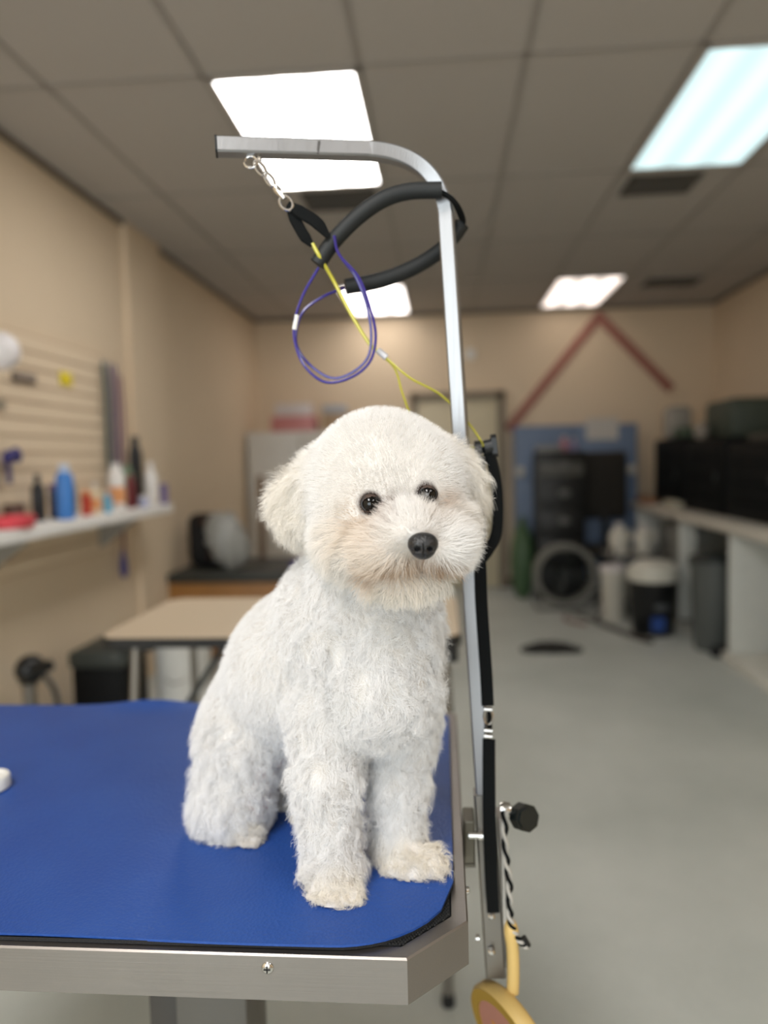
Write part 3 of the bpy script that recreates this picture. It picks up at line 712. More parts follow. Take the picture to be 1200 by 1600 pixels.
ring_face(o0, Z0 - .041, o0, Z0 - .0015); ring_face(o0, Z0 - .0015, o1, Z0); ring_face(o1, Z0, o2, Z0); ring_face(o2, Z0, o2, Z0 - .006)
ring_face(o0, Z0 - .041, octo(.012), Z0 - .041)
bmesh.ops.remove_doubles(b, verts=b.verts[:], dist=.00005)
frm = obj('frame', b, steel, t)
b = B(); add_prism(b, octo(.013), Z0 - .030, Z0 - .004); obj('deck', b, dark_g, t)
b = B(); add_prism(b, octo(.0165), Z0 - .004, Z0 + .0005)
obj('liner', b, black_r, t)
b = B()   # raised studs of the rubber liner showing at the corner
for i in range(34):
    for j in range(34):
        x = X1 - .018 - i * .0030 - (j % 2) * .0015; y = Y0 + .018 + j * .0027
        dch = ((X1 - x) + (y - Y0)) * .7071 - CH * .7071                # distance inside the chamfer
        if .0155 < dch < .034:
            bmesh.ops.create_cone(b, cap_ends=True, segments=6, radius1=.00125, radius2=.0007, depth=.0012, matrix=Matrix.Translation((x, y, Z0 + .0010)))
obj('liner_studs', b, black_r, t, True)
b = B()
bmesh.ops.create_uvsphere(b, u_segments=16, v_segments=10, radius=.0055)
p = at(418, 1513, .5845)
for v in b.verts: v.co = Vector((v.co.x + p.x, v.co.y * .45 + Y0, v.co.z + p.z))
sc = obj('screw', b, chrome, t, True)
b = B(); add_box(b, (p.x - .003, Y0 - .0030, p.z - .0006), (p.x + .003, Y0 - .0022, p.z + .0006)); add_box(b, (p.x - .0006, Y0 - .0030, p.z - .003), (p.x + .0006, Y0 - .0022, p.z + .003)); obj('cross_slot', b, mat('slot_dark', (40, 38, 36), .6), sc)
b = B(); add_lathe(b, [(.004, 0), (.0035, .003), (.001, .004)], (X1, .705, Z0 - .012), 12, Matrix.Rotation(math.radians(90), 3, 'Y')); obj('screw', b, chrome, t, True)
colm = mat('column_grey', (96, 93, 87), .45)
boxobj('column', (-.36, .88, .10), (-.265, .98, Z0 - .03), colm, t, .004)
boxobj('column_shadow', (-.405, .90, .10), (-.36, 1.02, Z0 - .05), mat('shadow_grey', (66, 62, 58), .45), t, .004)  # dark box standing in for the shadow beside the column
b = B(); add_box(b, (-.75, .72, .0), (-.05, 1.08, .10), .02); obj('base', b, dark_g, t, True)
# blue mat
b = B()
NX, NY = 74, 52
mx0, mx1, my0, my1, cr = -.885, .004, .592, 1.198, .105
grid = {}
def matz(x, y):
    z = Z0 + .0062
    e = (y - (my1 - .05)) / .05
    if e > 0: z += .010 * e * e * math.exp(-((x + .50) / .075) ** 2) + .003 * e * math.exp(-((x + .28) / .09) ** 2)
    z += .0006 * math.sin(x * 21 + 1) * math.cos(y * 17)
    return z
for i in range(NX + 1):
    for j in range(NY + 1):
        u = i / NX; v = j / NY
        x = mx0 + (mx1 - mx0) * u; y = my0 + (my1 - my0) * v
        # rounded corners: pull the grid in along y
        for (cx, s) in ((mx1 - cr, 1), (mx0 + cr, -1)):
            dx = (x - cx) * s
            if dx > 0:
                k = min(dx / cr, 1); ins = cr * (1 - math.sqrt(max(0, 1 - k * k))) * .92
                ylo, yhi = my0 + ins, my1 - ins * .55
                y = ylo + (yhi - ylo) * v
        y += (.0022 * math.sin(x * 15 + .6) if j == 0 else 0)
        grid[i, j] = b.verts.new((x, y, matz(x, y)))
for i in range(NX):
    for j in range(NY): b.faces.new((grid[i, j], grid[i + 1, j], grid[i + 1, j + 1], grid[i, j + 1]))
edge = [e for e in b.edges if e.is_boundary]
r = bmesh.ops.extrude_edge_only(b, edges=edge)
vs = [v for v in r['geom'] if isinstance(v, bmesh.types.BMVert)]
for v in vs: v.co.z -= .0022
mt = thing('table_mat', 'blue textured vinyl mat under the dog on the steel table', 'mat', (-.44, .895, Z0))
obj('vinyl_sheet', b, mat_blue(), mt, True)
b = B(); g2 = {}
ring = []
for i in range(NX + 1): pass
def mat_outline(d):
    out = []
    xs = [mx0 + (mx1 - mx0) * i / NX for i in range(NX + 1)]
    def ins(x):
        m = 0
        for (cx, s) in ((mx1 - cr, 1), (mx0 + cr, -1)):
            dx = (x - cx) * s
            if dx > 0: k = min(dx / cr, 1); m = cr * (1 - math.sqrt(max(0, 1 - k * k))) * .92
        return m
    for x in xs: out.append((x * (1 - d) + d * -.44, my0 + ins(x) + .0015 - d, 0))
    for x in xs[::-1]: out.append((x * (1 - d) + d * -.44, my1 - ins(x) * .55 - .004, 0))
    return out
ol = mat_outline(.001)
lo_ = [b.verts.new((x, y, Z0 + .0006)) for x, y, _ in ol]; hi_ = [b.verts.new((x, y, Z0 + .0042)) for x, y, _ in ol]
for i in range(len(ol)): b.faces.new((lo_[i], lo_[(i + 1) % len(ol)], hi_[(i + 1) % len(ol)], hi_[i]))
obj('foam_backing', b, mat('backing_black', (22, 22, 24), .8, bump=(900, .5)), mt)
# white lid at the left edge
p = at(-16, 1232, .875)
t = thing('jar_lid', 'small round white lid lying on the blue mat at the left edge', 'lid', (p.x, p.y, Z0 + .0065))
b = B(); add_lathe(b, [(.0235, 0), (.025, .0015), (.025, .014), (.0235, .0165), (.019, .0165), (.018, .0145), (.001, .0145)], (p.x, p.y, Z0 + .0068), 36); obj('disc', b, white_p, t, True)

# ------------------------------------------------------------------ grooming arm clamped to the table
t = thing('grooming_post', 'bent square steel grooming post clamped to the table edge', 'grooming post', (.05, .83, .82))
e0, e1 = at(338, 229, .775), at(575, 236, .817)
top, bot = at(697, 335, .83), at(773, 1500, .83)
corner = at(683, 241, .83)
path = [e0, e0.lerp(e1, .5), e1]
for k in range(1, 36):
    s = k / 36; path.append(e1 * (1 - s) ** 2 + corner * 2 * s * (1 - s) + top * s * s)
path += [top] + [top.lerp(bot, s) for s in (.2, .4, .6, .8, .96)]
b = B(); add_sweep(b, path, rect(.0170, .0170, .0018), ref=(-.16, -.98, .05)); arm = obj('square_tube', b, steel_v, t)
b = B(); dd = (e0 - e1).normalized(); add_sweep(b, [e0 + dd * .0012, e0 - dd * .0012], rect(.0176, .0176, .0018), ref=(-.16, -.98, .05)); obj('end_cap', b, black_p, t)
b = B(); add_box(b, (-.0015, -.0092, -.0082), (.001, -.0080, .005), 0, Matrix.Rotation(.15, 3, 'Y'))
w = at(500, 233, .803)
for v in b.verts: v.co += w
obj('weld_mark', b, mat('weld_dark', (70, 68, 66), .5, 1.0), t)
# lower clamp channel, plates, bolts and knob
def along(py, Y=.83): 
    s = (py - 335) / (1500 - 335); return top.lerp(bot, s)
c0, c1 = along(1222), along(1520)
b = B(); add_sweep(b, [c0, c1], rect(.0235, .0235, .002), ref=(0, -1, 0)); obj('clamp_sleeve', b, steel_d, t)
b = B(); c2, c3 = along(1255) + Vector((.0175, -.002, 0)), along(1505) + Vector((.0175, -.002, 0)); add_sweep(b, [c2, c3], rect(.008, .030, .001), ref=(0, -1, 0)); obj('channel', b, mat('channel_grey', (150, 144, 138), .45, 1.0), t)
cl = along(1290)
b = B(); add_box(b, (X1 + .001, .815, cl.z - .030), (X1 + .014, .850, cl.z + .022), .002); add_box(b, (X1 - .02, .815, cl.z - .034), (X1 + .014, .850, cl.z - .030), .001); obj('clamp_bracket', b, mat('bracket_grey', (110, 106, 96), .5, 1.0), t)
RY = Matrix.Rotation(math.radians(90), 3, 'Y')
q = at(742, 1305, .815)
b = B(); add_lathe(b, [(.0045, -.007), (.0045, .004), (.006, .004), (.006, .010), (.003, .012)], q, 14, RY); obj('bolt', b, chrome, t, True)
q = at(787, 1264, .822)
b = B(); add_lathe(b, [(.007, -.004), (.008, 0), (.0065, .008), (.0035, .009), (.0035, .020)], q, 14, RY); obj('knob_stem', b, chrome, t, True)
q = at(820, 1277, .815)
kn = B(); 
prof8 = [(.0155 * (1.0 if k % 2 == 0 else .93) * math.cos(k * math.pi / 8), .0155 * (1.0 if k % 2 == 0 else .93) * math.sin(k * math.pi / 8)) for k in range(16)]
RK = Vector((.45, -.86, .25)).to_track_quat('Z', 'Y').to_matrix()
add_prism(kn, prof8, -.009, .006, RK, q); add_prism(kn, [(x * .8, y * .8) for x, y in prof8], .006, .0085, RK, q)
obj('clamp_knob', kn, mat('knob_black', (14, 22, 22), .3), t, True, 20)
b = B(); add_tube(b, [at(790, 1266, .822), at(805, 1272, .82), at(818, 1277, .818)], .003, 8, 3); obj('knob_screw', b, chrome, t, True)
for py, px in ((1432, 768), (1488, 768)):
    q = at(px, py, .812); b = B(); add_lathe(b, [(.004, -.004), (.004, .001), (.002, .0025)], q, 12, RX); obj('bolt', b, chrome, t, True)
b = B(); q = at(757, 1466, .815); add_lathe(b, [(.004, 0), (.004, .004)], q - Vector((.010, 0, 0)), 12, RY); obj('bolt', b, chrome, t, True)
b = B()   # eye bolt under the arm
q = at(392, 250, .783)
add_sweep(b, [q + Vector((.007 * math.cos(a), 0, .006 * math.sin(a) - .002)) for a in [2 * math.pi * k / 16 for k in range(16)]], circ(.0014, 8), closed=True)
q2 = at(398, 243, .785); add_sweep(b, [q2 + Vector((.004, 0, .002)), q2 + Vector((.006, 0, -.006))], circ(.002, 8)); obj('eye_bolt', b, chrome, t, True)

# swivel clip
t = thing('swivel_clip', 'chrome swivel clip hanging from the grooming arm', 'clip', at(420, 290, .783))
def link_ring(b, c, d, L, w, r):
    d = d.normalized(); s = d.cross(Vector((0, 1, 0))).normalized()
    add_sweep(b, [c + d * (L * math.cos(a)) + s * (w * math.sin(a)) for a in [2 * math.pi * k / 18 for k in range(18)]], circ(r, 7), closed=True)
pA, pB, pC = at(400, 254, .783), at(425, 285, .783), at(448, 318, .783)
dv = pC - pA
b = B(); link_ring(b, pA.lerp(pB, .28), dv, .010, .0045, .0013); link_ring(b, pA.lerp(pB, .85), dv, .009, .004, .0013); obj('chain', b, chrome, t, True)
b = B(); add_lathe(b, [(.0035, -.007), (.0045, -.003), (.0035, .003), (.002, .009)], at(436, 300, .783), 12, dv.to_track_quat('Z', 'Y').to_matrix()); obj('swivel', b, chrome, t, True)
b = B(); link_ring(b, at(447, 317, .783), dv, .0085, .006, .0017); obj('hook', b, chrome, t, True)

# nooses
purple = mat('purple_cable', (48, 38, 124), .3, coat=.4); yellow = mat('yellow_cable', (190, 182, 60), .35, coat=.3)
def px_path(pts): return [at(*q) for q in pts]
def tab(b, pts, w, th):
    path = catmull(px_path(pts), 6); n = len(path)
    sc = [min(1, .45 + 2.2 * min(i, n - 1 - i) / n) for i in range(n)]
    add_sweep(b, path, rect(w, th, th * .3), ref=(.3, -.95, 0), scale=sc)
t = thing('grooming_noose', 'purple cable grooming noose with black foam sleeves draped over the arm', 'noose', at(500, 480, .80))
b = B(); add_tube(b, px_path([(522, 368, .790), (530, 398, .797), (560, 433, .802), (578, 480, .803), (587, 525, .803), (578, 565, .803), (548, 590, .805), (508, 597, .806), (476, 572, .806), (461, 535, .806), (461, 500, .804), (474, 460, .801), (498, 418, .800)]), .0016, 8, 8)
add_tube(b, px_path([(522, 368, .790), (530, 398, .799), (556, 433, .807), (572, 475, .811), (580, 520, .812), (574, 560, .814), (545, 585, .816), (515, 590, .818), (482, 568, .818), (464, 540, .818), (464, 512, .818), (476, 484, .820), (508, 462, .826), (538, 450, .834)]), .0016, 8, 8)
obj('cable', b, purple, t, True)
b = B(); tab(b, [(450, 318, .783), (470, 332, .785), (495, 348, .787), (513, 370, .790)], .013, .004); obj('tab', b, black_f, t)
b = B(); add_tube(b, px_path([(496, 413, .800), (522, 376, .801), (560, 338, .803), (600, 311, .806), (640, 299, .809), (690, 297, .811)]), .0088, 14, 8); obj('foam_sleeve', b, foam, t, True)
b = B(); add_tube(b, px_path([(540, 448, .834), (590, 439, .842), (640, 421, .850), (682, 396, .856), (708, 370, .858), (722, 350, .858)]), .0088, 14, 8); obj('foam_sleeve', b, foam, t, True)
b = B(); path = catmull(px_path([(688, 300, .811), (702, 308, .813), (714, 322, .822), (723, 345, .85), (720, 358, .858)]), 6); add_sweep(b, path, rect(.003, .0075), ref=(.2, -.97, 0)); obj('strap', b, black_f, t, True)
b = B(); add_sweep(b, catmull(px_path([(464, 492, .804), (460, 515, .805)]), 3), circ(.0026, 10)); obj('crimp', b, white_p, t, True)
t = thing('grooming_noose', 'yellow cable grooming noose hanging from the clip behind the dog head', 'noose', at(590, 560, .80))
b = B(); add_tube(b, px_path([(488, 380, .790), (500, 402, .793), (522, 440, .808), (548, 490, .812), (578, 538, .815), (596, 552, .816)]), .0021, 8, 8)
add_tube(b, px_path([(598, 554, .816), (640, 590, .822), (690, 618, .84), (735, 665, .85), (758, 700, .85)]), .0013, 8, 8)
add_tube(b, px_path([(598, 556, .816), (618, 578, .822), (630, 618, .83), (650, 660, .84), (700, 690, .85), (757, 702, .85)]), .0013, 8, 8)
obj('cable', b, yellow, t, True)
b = B(); tab(b, [(450, 322, .786), (462, 345, .787), (475, 368, .788), (488, 384, .790)], .012, .004); obj('tab', b, black_f, t)
b = B(); add_sweep(b, px_path([(590, 547, .816), (604, 559, .816)]), circ(.0036, 12)); obj('slider', b, mat('slider_clear', (196, 196, 200), .3), t, True)
# black loop with lock and long strap down the post
t = thing('restraint_strap', 'black padded strap looped on the post and running down to its base', 'strap', at(760, 800, .85))
def band(b, pts, w, th, ref=(0, -1, 0), n=8):
    add_sweep(b, catmull(px_path(pts), n), rect(w, th, min(w, th) * .3), ref=ref)
b = B(); band(b, [(758, 696, .846), (768, 720, .846), (776, 760, .846), (778, 800, .846), (775, 835, .846), (764, 858, .836), (752, 874, .822)], .0125, .006); obj('padded_loop', b, black_f, t, True)
b = B(); band(b, [(744, 800, .815), (747, 840, .815), (750, 880, .815), (752, 940, .815), (756, 1000, .815), (760, 1060, .815), (762, 1102, .816)], .0140, .004); band(b, [(752, 712, .838), (752, 750, .834), (752, 800, .828), (752, 850, .822), (752, 880, .820)], .010, .003)
obj('upper_webbing', b, black_f, t, True)
b = B(); band(b, [(764, 1155, .818), (764, 1220, .808), (765, 1300, .806), (768, 1380, .806), (771, 1425, .806)], .0145, .004); add_tube(b, px_path([(763, 1105, .83), (765, 1120, .825), (765, 1140, .82), (764, 1158, .818)]), .003, 8); obj('lower_webbing', b, black_f, t, True)
b = B()
for py in (1108, 1141, 1150):
    add_sweep(b, px_path([(756, py, .815), (769, py + 1, .815)]), circ(.0026, 10))
link_ring(b, at(763, 1120, .82), Vector((0, 0, 1)), .009, .005, .0015)
obj('buckle', b, chrome, t, True)
b = B(); add_sweep(b, px_path([(742, 703, .848), (752, 702, .848)]), circ(.0105, 14)); add_sweep(b, px_path([(757, 700, .848), (769, 697, .848)]), circ(.009, 14)); add_sweep(b, px_path([(768, 697, .848), (776, 696, .848)]), rect(.014, .026, .004), ref=(0, 0, 1)); obj('cam_lock', b, black_p, t, True)
b = B(); link_ring(b, at(760, 708, .846), Vector((1, 0, -1)), .009, .006, .0014); obj('keeper', b, yellow, t, True)

# braided cord and the yellow paddle
t = thing('braided_cord', 'black and white braided cord hanging from the clamp', 'cord', at(795, 1400, .805))
for ph, m_, nm in ((0, mat('cord_white', (176, 172, 164), .8), 'white_strand'), (math.pi, black_f, 'black_strand')):
    b = B()
    base = catmull(px_path([(788, 1268, .810), (790, 1330, .808), (796, 1380, .806), (797, 1430, .805), (803, 1455, .803), (814, 1472, .802), (822, 1480, .802)]), 12)
    path = [p + Vector((.0024 * math.cos(i * .62 + ph), .0024 * math.sin(i * .62 + ph), 0)) for i, p in enumerate(base)]
    add_sweep(b, path, circ(.0021, 8)); obj(nm, b, m_, t, True)
b = B(); add_sweep(b, px_path([(788, 1275, .812), (786, 1340, .812), (788, 1400, .81), (790, 1450, .81)]), circ(.0022, 8)); obj('white_strand', b, MATS['cord_white'], t, True)
b = B(); add_sweep(b, px_path([(818, 1464, .802), (826, 1478, .802)]), circ(.0032, 8)); obj('black_tip', b, black_p, t, True)
yw = mat('paddle_yellow', (208, 176, 108), .45)
t = thing('hand_paddle', 'yellow round paddle with a pink face hanging by its handle', 'paddle', at(796, 1630, .80))
b = B()
path = catmull(px_path([(797, 1436, .808), (799, 1455, .807), (801, 1480, .806), (802, 1505, .805), (802, 1530, .804), (801, 1550, .803)]), 5)
n = len(path); sc = [(.35, .75, .95, 1.05, 1.15, 1.2, 1.2, 1.15, 1.1, 1.05, 1.0)[min(10, i)] for i in range(n)]
add_sweep(b, path, circ(.0072, 14), scale=sc); obj('handle', b, yw, t, True)
pc = at(796, 1641, .80); nn = Vector((-.80, -.54, -.25)).normalized()
RP = nn.to_track_quat('Z', 'Y').to_matrix()
b = B(); add_lathe(b, [(.066, -.020), (.071, -.016), (.072, -.004), (.069, 0), (.056, 0), (.0555, -.003), (.001, -.003)], pc, 48, RP); obj('disc', b, yw, t, True, 50)
b = B(); add_lathe(b, [(.0555, -.001), (.0555, .0006), (.0690, .0006), (.0690, -.001)], pc, 48, RP, False); obj('face_border', b, mat('paddle_yellow_shaded', (150, 118, 36), .6), t)  # ring in a darkened yellow: the shade on the face is put into its colour
b = B(); add_lathe(b, [(.0552, -.0028), (.0552, -.0012), (.001, -.0012)], pc, 48, RP); pf = obj('pink_face', b, mat('paddle_pink', (164, 112, 96), .6), t, True, 30)
b = B()
for k in range(5):
    a = k * 2 * math.pi / 5
    add_prism(b, [(0, 0), (.012, -.008), (.034, 0), (.012, .008)], -.0012, -.0002, RP @ Matrix.Rotation(a, 3, 'Z'), pc)
obj('yellow_motif', b, mat('motif_yellow', (198, 140, 50), .6), t)

# ------------------------------------------------------------------ the dog
TZM = Z0 + .0068
PR = []   # (kind, tag, a, b/axes, ra, rb, k)
def sph(tg, px, py, Y, rp, k=.02): PR.append(('c', tg, at(px, py, Y), at(px, py, Y), rp * Y / F_PX, rp * Y / F_PX, k))
def cap(tg, p, rp, q, rq, k=.02): PR.append(('c', tg, at(*p), at(*q), rp * p[2] / F_PX, rq * q[2] / F_PX, k))
def ell(tg, px, py, Y, ax, ay, dep, k=.015, yaw=0., roll=0.):
    Rm = Matrix.Rotation(yaw, 3, 'Z') @ Matrix.Rotation(roll, 3, 'Y')
    PR.append(('e', tg, at(px, py, Y), (ax * Y / F_PX, dep, ay * Y / F_PX), Rm, None, k))
# trunk
cap('body', (392, 1130, .845), 80, (470, 1040, .80), 102, .03)
cap('body', (470, 1040, .80), 102, (520, 985, .765), 98, .03)
cap('chest', (560, 1000, .735), 95, (590, 1075, .72), 84, .03)
cap('chest', (598, 985, .725), 78, (600, 1050, .715), 74, .03)
cap('neck', (540, 950, .745), 90, (585, 860, .715), 80, .03)
cap('neck', (600, 960, .728), 74, (610, 880, .712), 62, .03)
# haunches and hind feet
cap('leg', (375, 1170, .80), 66, (362, 1255, .785), 56, .025)
cap('leg', (362, 1255, .785), 54, (345, 1292, .790), 44, .02)
cap('paw', (312, 1296, .800), 22, (392, 1318, .752), 20, .015)
cap('leg', (470, 1180, .90), 62, (455, 1260, .86), 44, .02)
cap('paw', (440, 1272, .86), 20, (462, 1296, .80), 18, .012)
# front legs
cap('leg', (512, 1120, .715), 62, (508, 1215, .695), 47, .022)
cap('leg', (508, 1215, .695), 47, (518, 1340, .685), 42, .012)
cap('paw', (520, 1370, .680), 44, (526, 1414, .662), 40, .012)
cap('paw', (500, 1424, .655), 26, (552, 1420, .655), 26, .012)
cap('leg', (628, 1120, .745), 56, (622, 1215, .740), 42, .022)
cap('leg', (622, 1215, .740), 42, (620, 1310, .738), 38, .012)
cap('paw', (625, 1330, .730), 40, (645, 1358, .712), 36, .012)
cap('paw', (618, 1366, .705), 22, (672, 1352, .705), 26, .012)
# head
ell('head', 596, 752, .700, 108, 107, .068, .01)
ell('head', 590, 800, .690, 98, 80, .062, .02)
ell('head', 658, 768, .690, 60, 84, .055, .02)
ell('cheek', 556, 852, .662, 58, 50, .040, .02)
ell('cheek', 706, 838, .668, 34, 44, .034, .02)
ell('muzzle', 642, 826, .618, 46, 34, .046, .014)
ell('muzzle', 604, 858, .620, 50, 36, .036, .010)
ell('muzzle', 692, 850, .622, 42, 38, .034, .010)
ell('chin', 630, 902, .640, 66, 30, .032, .003)
ell('ear', 502, 756, .708, 36, 48, .026, .022, .5, .5)
ell('ear', 474, 790, .712, 36, 52, .022, .012, .5, .20)
ell('ear', 450, 780, .716, 18, 30, .018, .012, .5, .3)
ell('ear', 490, 815, .705, 28, 26, .020, .012, .5, 0)
ell('ear', 712, 742, .718, 24, 48, .028, .016, -.5, -.5)
ell('ear', 722, 770, .722, 20, 46, .024, .012, -.5, -.20)
EYES = [(579, 787, .6285), (669, 772, .633)]
NOSE = (661, 853, .568)

lo = np.array([-.37, .54, Z0 - .01]); hi = np.array([.10, .99, 1.52]); HS = .0036
ns = np.ceil((hi - lo) / HS).astype(int)
axs = [lo[i] + HS * np.arange(ns[i]) for i in range(3)]
GXm, GYm, GZm = np.meshgrid(*axs, indexing='ij')
def sd(pr, X, Y, Z):
    kind, tg, a, bb, r1, r2, k = pr
    if kind == 'c':
        ax, ay, az = a; d = bb - a; L2 = d.dot(d)
        if L2 < 1e-10: return np.sqrt((X - ax) ** 2 + (Y - ay) ** 2 + (Z - az) ** 2) - r1
        s = np.clip(((X - ax) * d.x + (Y - ay) * d.y + (Z - az) * d.z) / L2, 0, 1)
        return np.sqrt((X - ax - s * d.x) ** 2 + (Y - ay - s * d.y) ** 2 + (Z - az - s * d.z) ** 2) - (r1 + (r2 - r1) * s)
    m = np.array(r1.transposed()); v = (X - a.x, Y - a.y, Z - a.z)
    q = [m[i, 0] * v[0] + m[i, 1] * v[1] + m[i, 2] * v[2] for i in range(3)]
    k0 = np.sqrt(sum((q[i] / bb[i]) ** 2 for i in range(3))); k1 = np.sqrt(sum((q[i] / bb[i] ** 2) ** 2 for i in range(3))) + 1e-9
    return k0 * (k0 - 1) / k1
D = None
for pr in PR:
    v = sd(pr, GXm, GYm, GZm)
    if D is None: D = v
    else:
        k = pr[6]; h = np.maximum(k - np.abs(D - v), 0) / k
        D = np.minimum(D, v) - h * h * k * .25
for e in EYES:                                            # shallow eye sockets
    c = at(*e); v = np.sqrt((GXm - c.x) ** 2 + (GYm - c.y) ** 2 + (GZm - c.z) ** 2) - .0088
    k = .006; h = np.maximum(k - np.abs(D + v), 0) / k
    D = np.maximum(D, -v) + h * h * k * .25
mouth = [at(*q) for q in ((575, 893, .618), (610, 890, .592), (640, 884, .585), (657, 876, .580), (676, 884, .588), (705, 886, .606))]
for a_, b_ in zip(mouth[:-1], mouth[1:]):                # the crease under the upper lip
    v = sd(('c', '', a_, b_, .0050, .0050, 0), GXm, GYm, GZm)
    k = .004; h = np.maximum(k - np.abs(D + v), 0) / k
    D = np.maximum(D, -v) + h * h * k * .25
D = np.maximum(D, (TZM + .0005) - GZm)                    # stands on the mat

def surface_nets(D):
    s = D < 0
    nx, ny, nz = D.shape
    pts = np.zeros((nx - 1, ny - 1, nz - 1, 3)); cnt = np.zeros((nx - 1, ny - 1, nz - 1))
    corners = [(i, j, k) for i in (0, 1) for j in (0, 1) for k in (0, 1)]
    sl = lambda c: D[c[0]:nx - 1 + c[0], c[1]:ny - 1 + c[1], c[2]:nz - 1 + c[2]]
    for a in corners:
        for ax in range(3):
            if a[ax] == 1: continue
            c = list(a); c[ax] = 1
            va, vb = sl(a), sl(c); x = (va < 0) != (vb < 0)
            t = np.where(x, va / np.where(x, va - vb, 1), 0)
            for d_ in range(3):
                pts[..., d_] += np.where(x, a[d_] + (t if d_ == ax else 0), 0)
            cnt += x
    act = cnt > 0
    idx = -np.ones(cnt.shape, int); idx[act] = np.arange(act.sum())
    ijk = np.argwhere(act)
    V = lo + HS * (ijk + pts[act] / cnt[act][:, None])
    Fs = []
    for ax in range(3):
        o1, o2 = [(1, 2), (2, 0), (0, 1)][ax]
        a = [slice(1, n - 1) for n in D.shape]; a[ax] = slice(0, D.shape[ax] - 1)
        c = list(a); c[ax] = slice(1, D.shape[ax])
        sa, sb = s[tuple(a)], s[tuple(c)]
        x = sa != sb
        w = np.argwhere(x) + 1; w[:, ax] -= 1
        flip = sa[x]
        def cell(d1, d2):
            q = w.copy(); q[:, o1] -= d1; q[:, o2] -= d2; return idx[q[:, 0], q[:, 1], q[:, 2]]
        quad = np.stack([cell(1, 1), cell(0, 1), cell(0, 0), cell(1, 0)], 1)
        quad[~flip] = quad[~flip][:, ::-1]
        Fs.append(quad)
    return V, np.concatenate(Fs)
V, Fq = surface_nets(D)

# region weights
TAGS = ['body', 'chest', 'neck', 'leg', 'paw', 'head', 'cheek', 'muzzle', 'chin', 'ear']
def weights(P):
    best = np.full((len(P), len(TAGS)), 9.0)
    for pr in PR:
        i = TAGS.index(pr[1]); best[:, i] = np.minimum(best[:, i], sd(pr, P[:, 0], P[:, 1], P[:, 2]))
    w = np.exp(-(best - best.min(1, keepdims=True)) / .005)
    return w / w.sum(1, keepdims=True)
eyeC = [np.array(at(*e)) for e in EYES]; noseC = np.array(at(*NOSE))

dog = thing('dog', 'fluffy white dog sitting on the blue mat looking to the right', 'dog', (-.12, .72, TZM))
me = bpy.data.meshes.new('body')
offs = np.array(parent_world(dog))
me.from_pydata((V - offs).tolist(), [], Fq.tolist())
me.update()
for p in me.polygons: p.use_smooth = True
skin = bpy.data.materials.new('dog_skin'); skin.use_nodes = True
sb_ = skin.node_tree.nodes['Principled BSDF']; sb_.inputs['Roughness'].default_value = .9; sb_.inputs['Specular IOR Level'].default_value = .05
an = skin.node_tree.nodes.new('ShaderNodeAttribute'); an.attribute_name = 'coat'
skin.node_tree.links.new(an.outputs['Color'], sb_.inputs['Base Color'])
me.materials.append(skin)
colv = np.tile(np.array(lin((212, 207, 201))), (len(V), 1))
for c in eyeC:
    d_ = np.linalg.norm(V - c, axis=1); k = np.clip((.0122 - d_) / .003, 0, 1)[:, None]
    colv = colv * (1 - k) + np.array(lin((74, 52, 42))) * k
groin = np.array(at(415, 1225, .80)); d_ = np.linalg.norm(V - groin, axis=1); k = np.clip((.05 - d_) / .03, 0, 1)[:, None]
colv = colv * (1 - k) + np.array(lin((214, 150, 146))) * k
ca = me.color_attributes.new('coat', 'FLOAT_COLOR', 'POINT'); ca.data.foreach_set('color', colv.astype(np.float32).ravel())
body = bpy.data.objects.new('body', me); body.parent = dog; COL.objects.link(body)

# eyes, lids, nose, mouth
for i, e in enumerate(EYES):
    c = at(*e); r = (.0082, .0076)[i]
    look = (at(690, 800, .30) - c).normalized(); RL = look.to_track_quat('Z', 'Y').to_matrix()
    b = B(); add_ball(b, c, r, (1, 1, 1), RL, 28, 20); eo = obj('eye', b, mat('eye_dark', (7, 6, 6), .05, spec=.4), dog, True)
    b = B(); res = bmesh.ops.create_uvsphere(b, u_segments=36, v_segments=30, radius=1.0)
    kill = []
    for fc in b.faces:
        m_ = fc.calc_center_median()
        y_ = m_.y - .10 * m_.x * (1 if i == 0 else -1)
        if m_.z < -.2 or (m_.z > 0 and abs(y_) < .70 * math.sqrt(max(0, 1 - (m_.x / .93) ** 2))): kill.append(fc)
    bmesh.ops.delete(b, geom=kill, context='FACES')
    for v in b.verts: v.co = RL @ (v.co * r * 1.05) + c
    obj('lid', b, mat('lid_skin', (62, 46, 38), .6), eo, True)
    b = B(); ring = []
    for k in range(24):
        a = 2 * math.pi * k / 24; ring.append(c + RL @ Vector((r * .98 * math.cos(a), r * .80 * math.sin(a), r * .40)))
    add_sweep(b, ring, circ(.0011, 7), closed=True); obj('eyelid', b, mat('lid_dark', (24, 18, 15), .5), eo, True)
nc = at(*NOSE)
nd = (at(720, 870, .30) - nc).normalized(); RN = nd.to_track_quat('Z', 'Y').to_matrix()
b = B(); res = bmesh.ops.create_uvsphere(b, u_segments=40, v_segments=28, radius=1)
for v in b.verts:
    x, y, z = v.co
    w = 1.0 + .14 * y                                     # wider at the top
    p = Vector((x * .0120 * w, y * .0108, z * .0105))
    for s in (-1, 1):                                     # nostrils
        dx, dy = x - s * .42, y + .22; g = math.exp(-((dx / .17) ** 2 + (dy / .16) ** 2))
        if z > 0: p.z -= .0052 * g
        dx2 = x - s * .80; g2 = math.exp(-((dx2 / .12) ** 2 + ((y + .30) / .14) ** 2)); p -= Vector((s * .0022 * g2, 0, 0))
    if z > 0: p.z -= .0014 * math.exp(-(x / .07) ** 2) * (1 if y < .2 else .3)
    v.co = RN @ p + nc
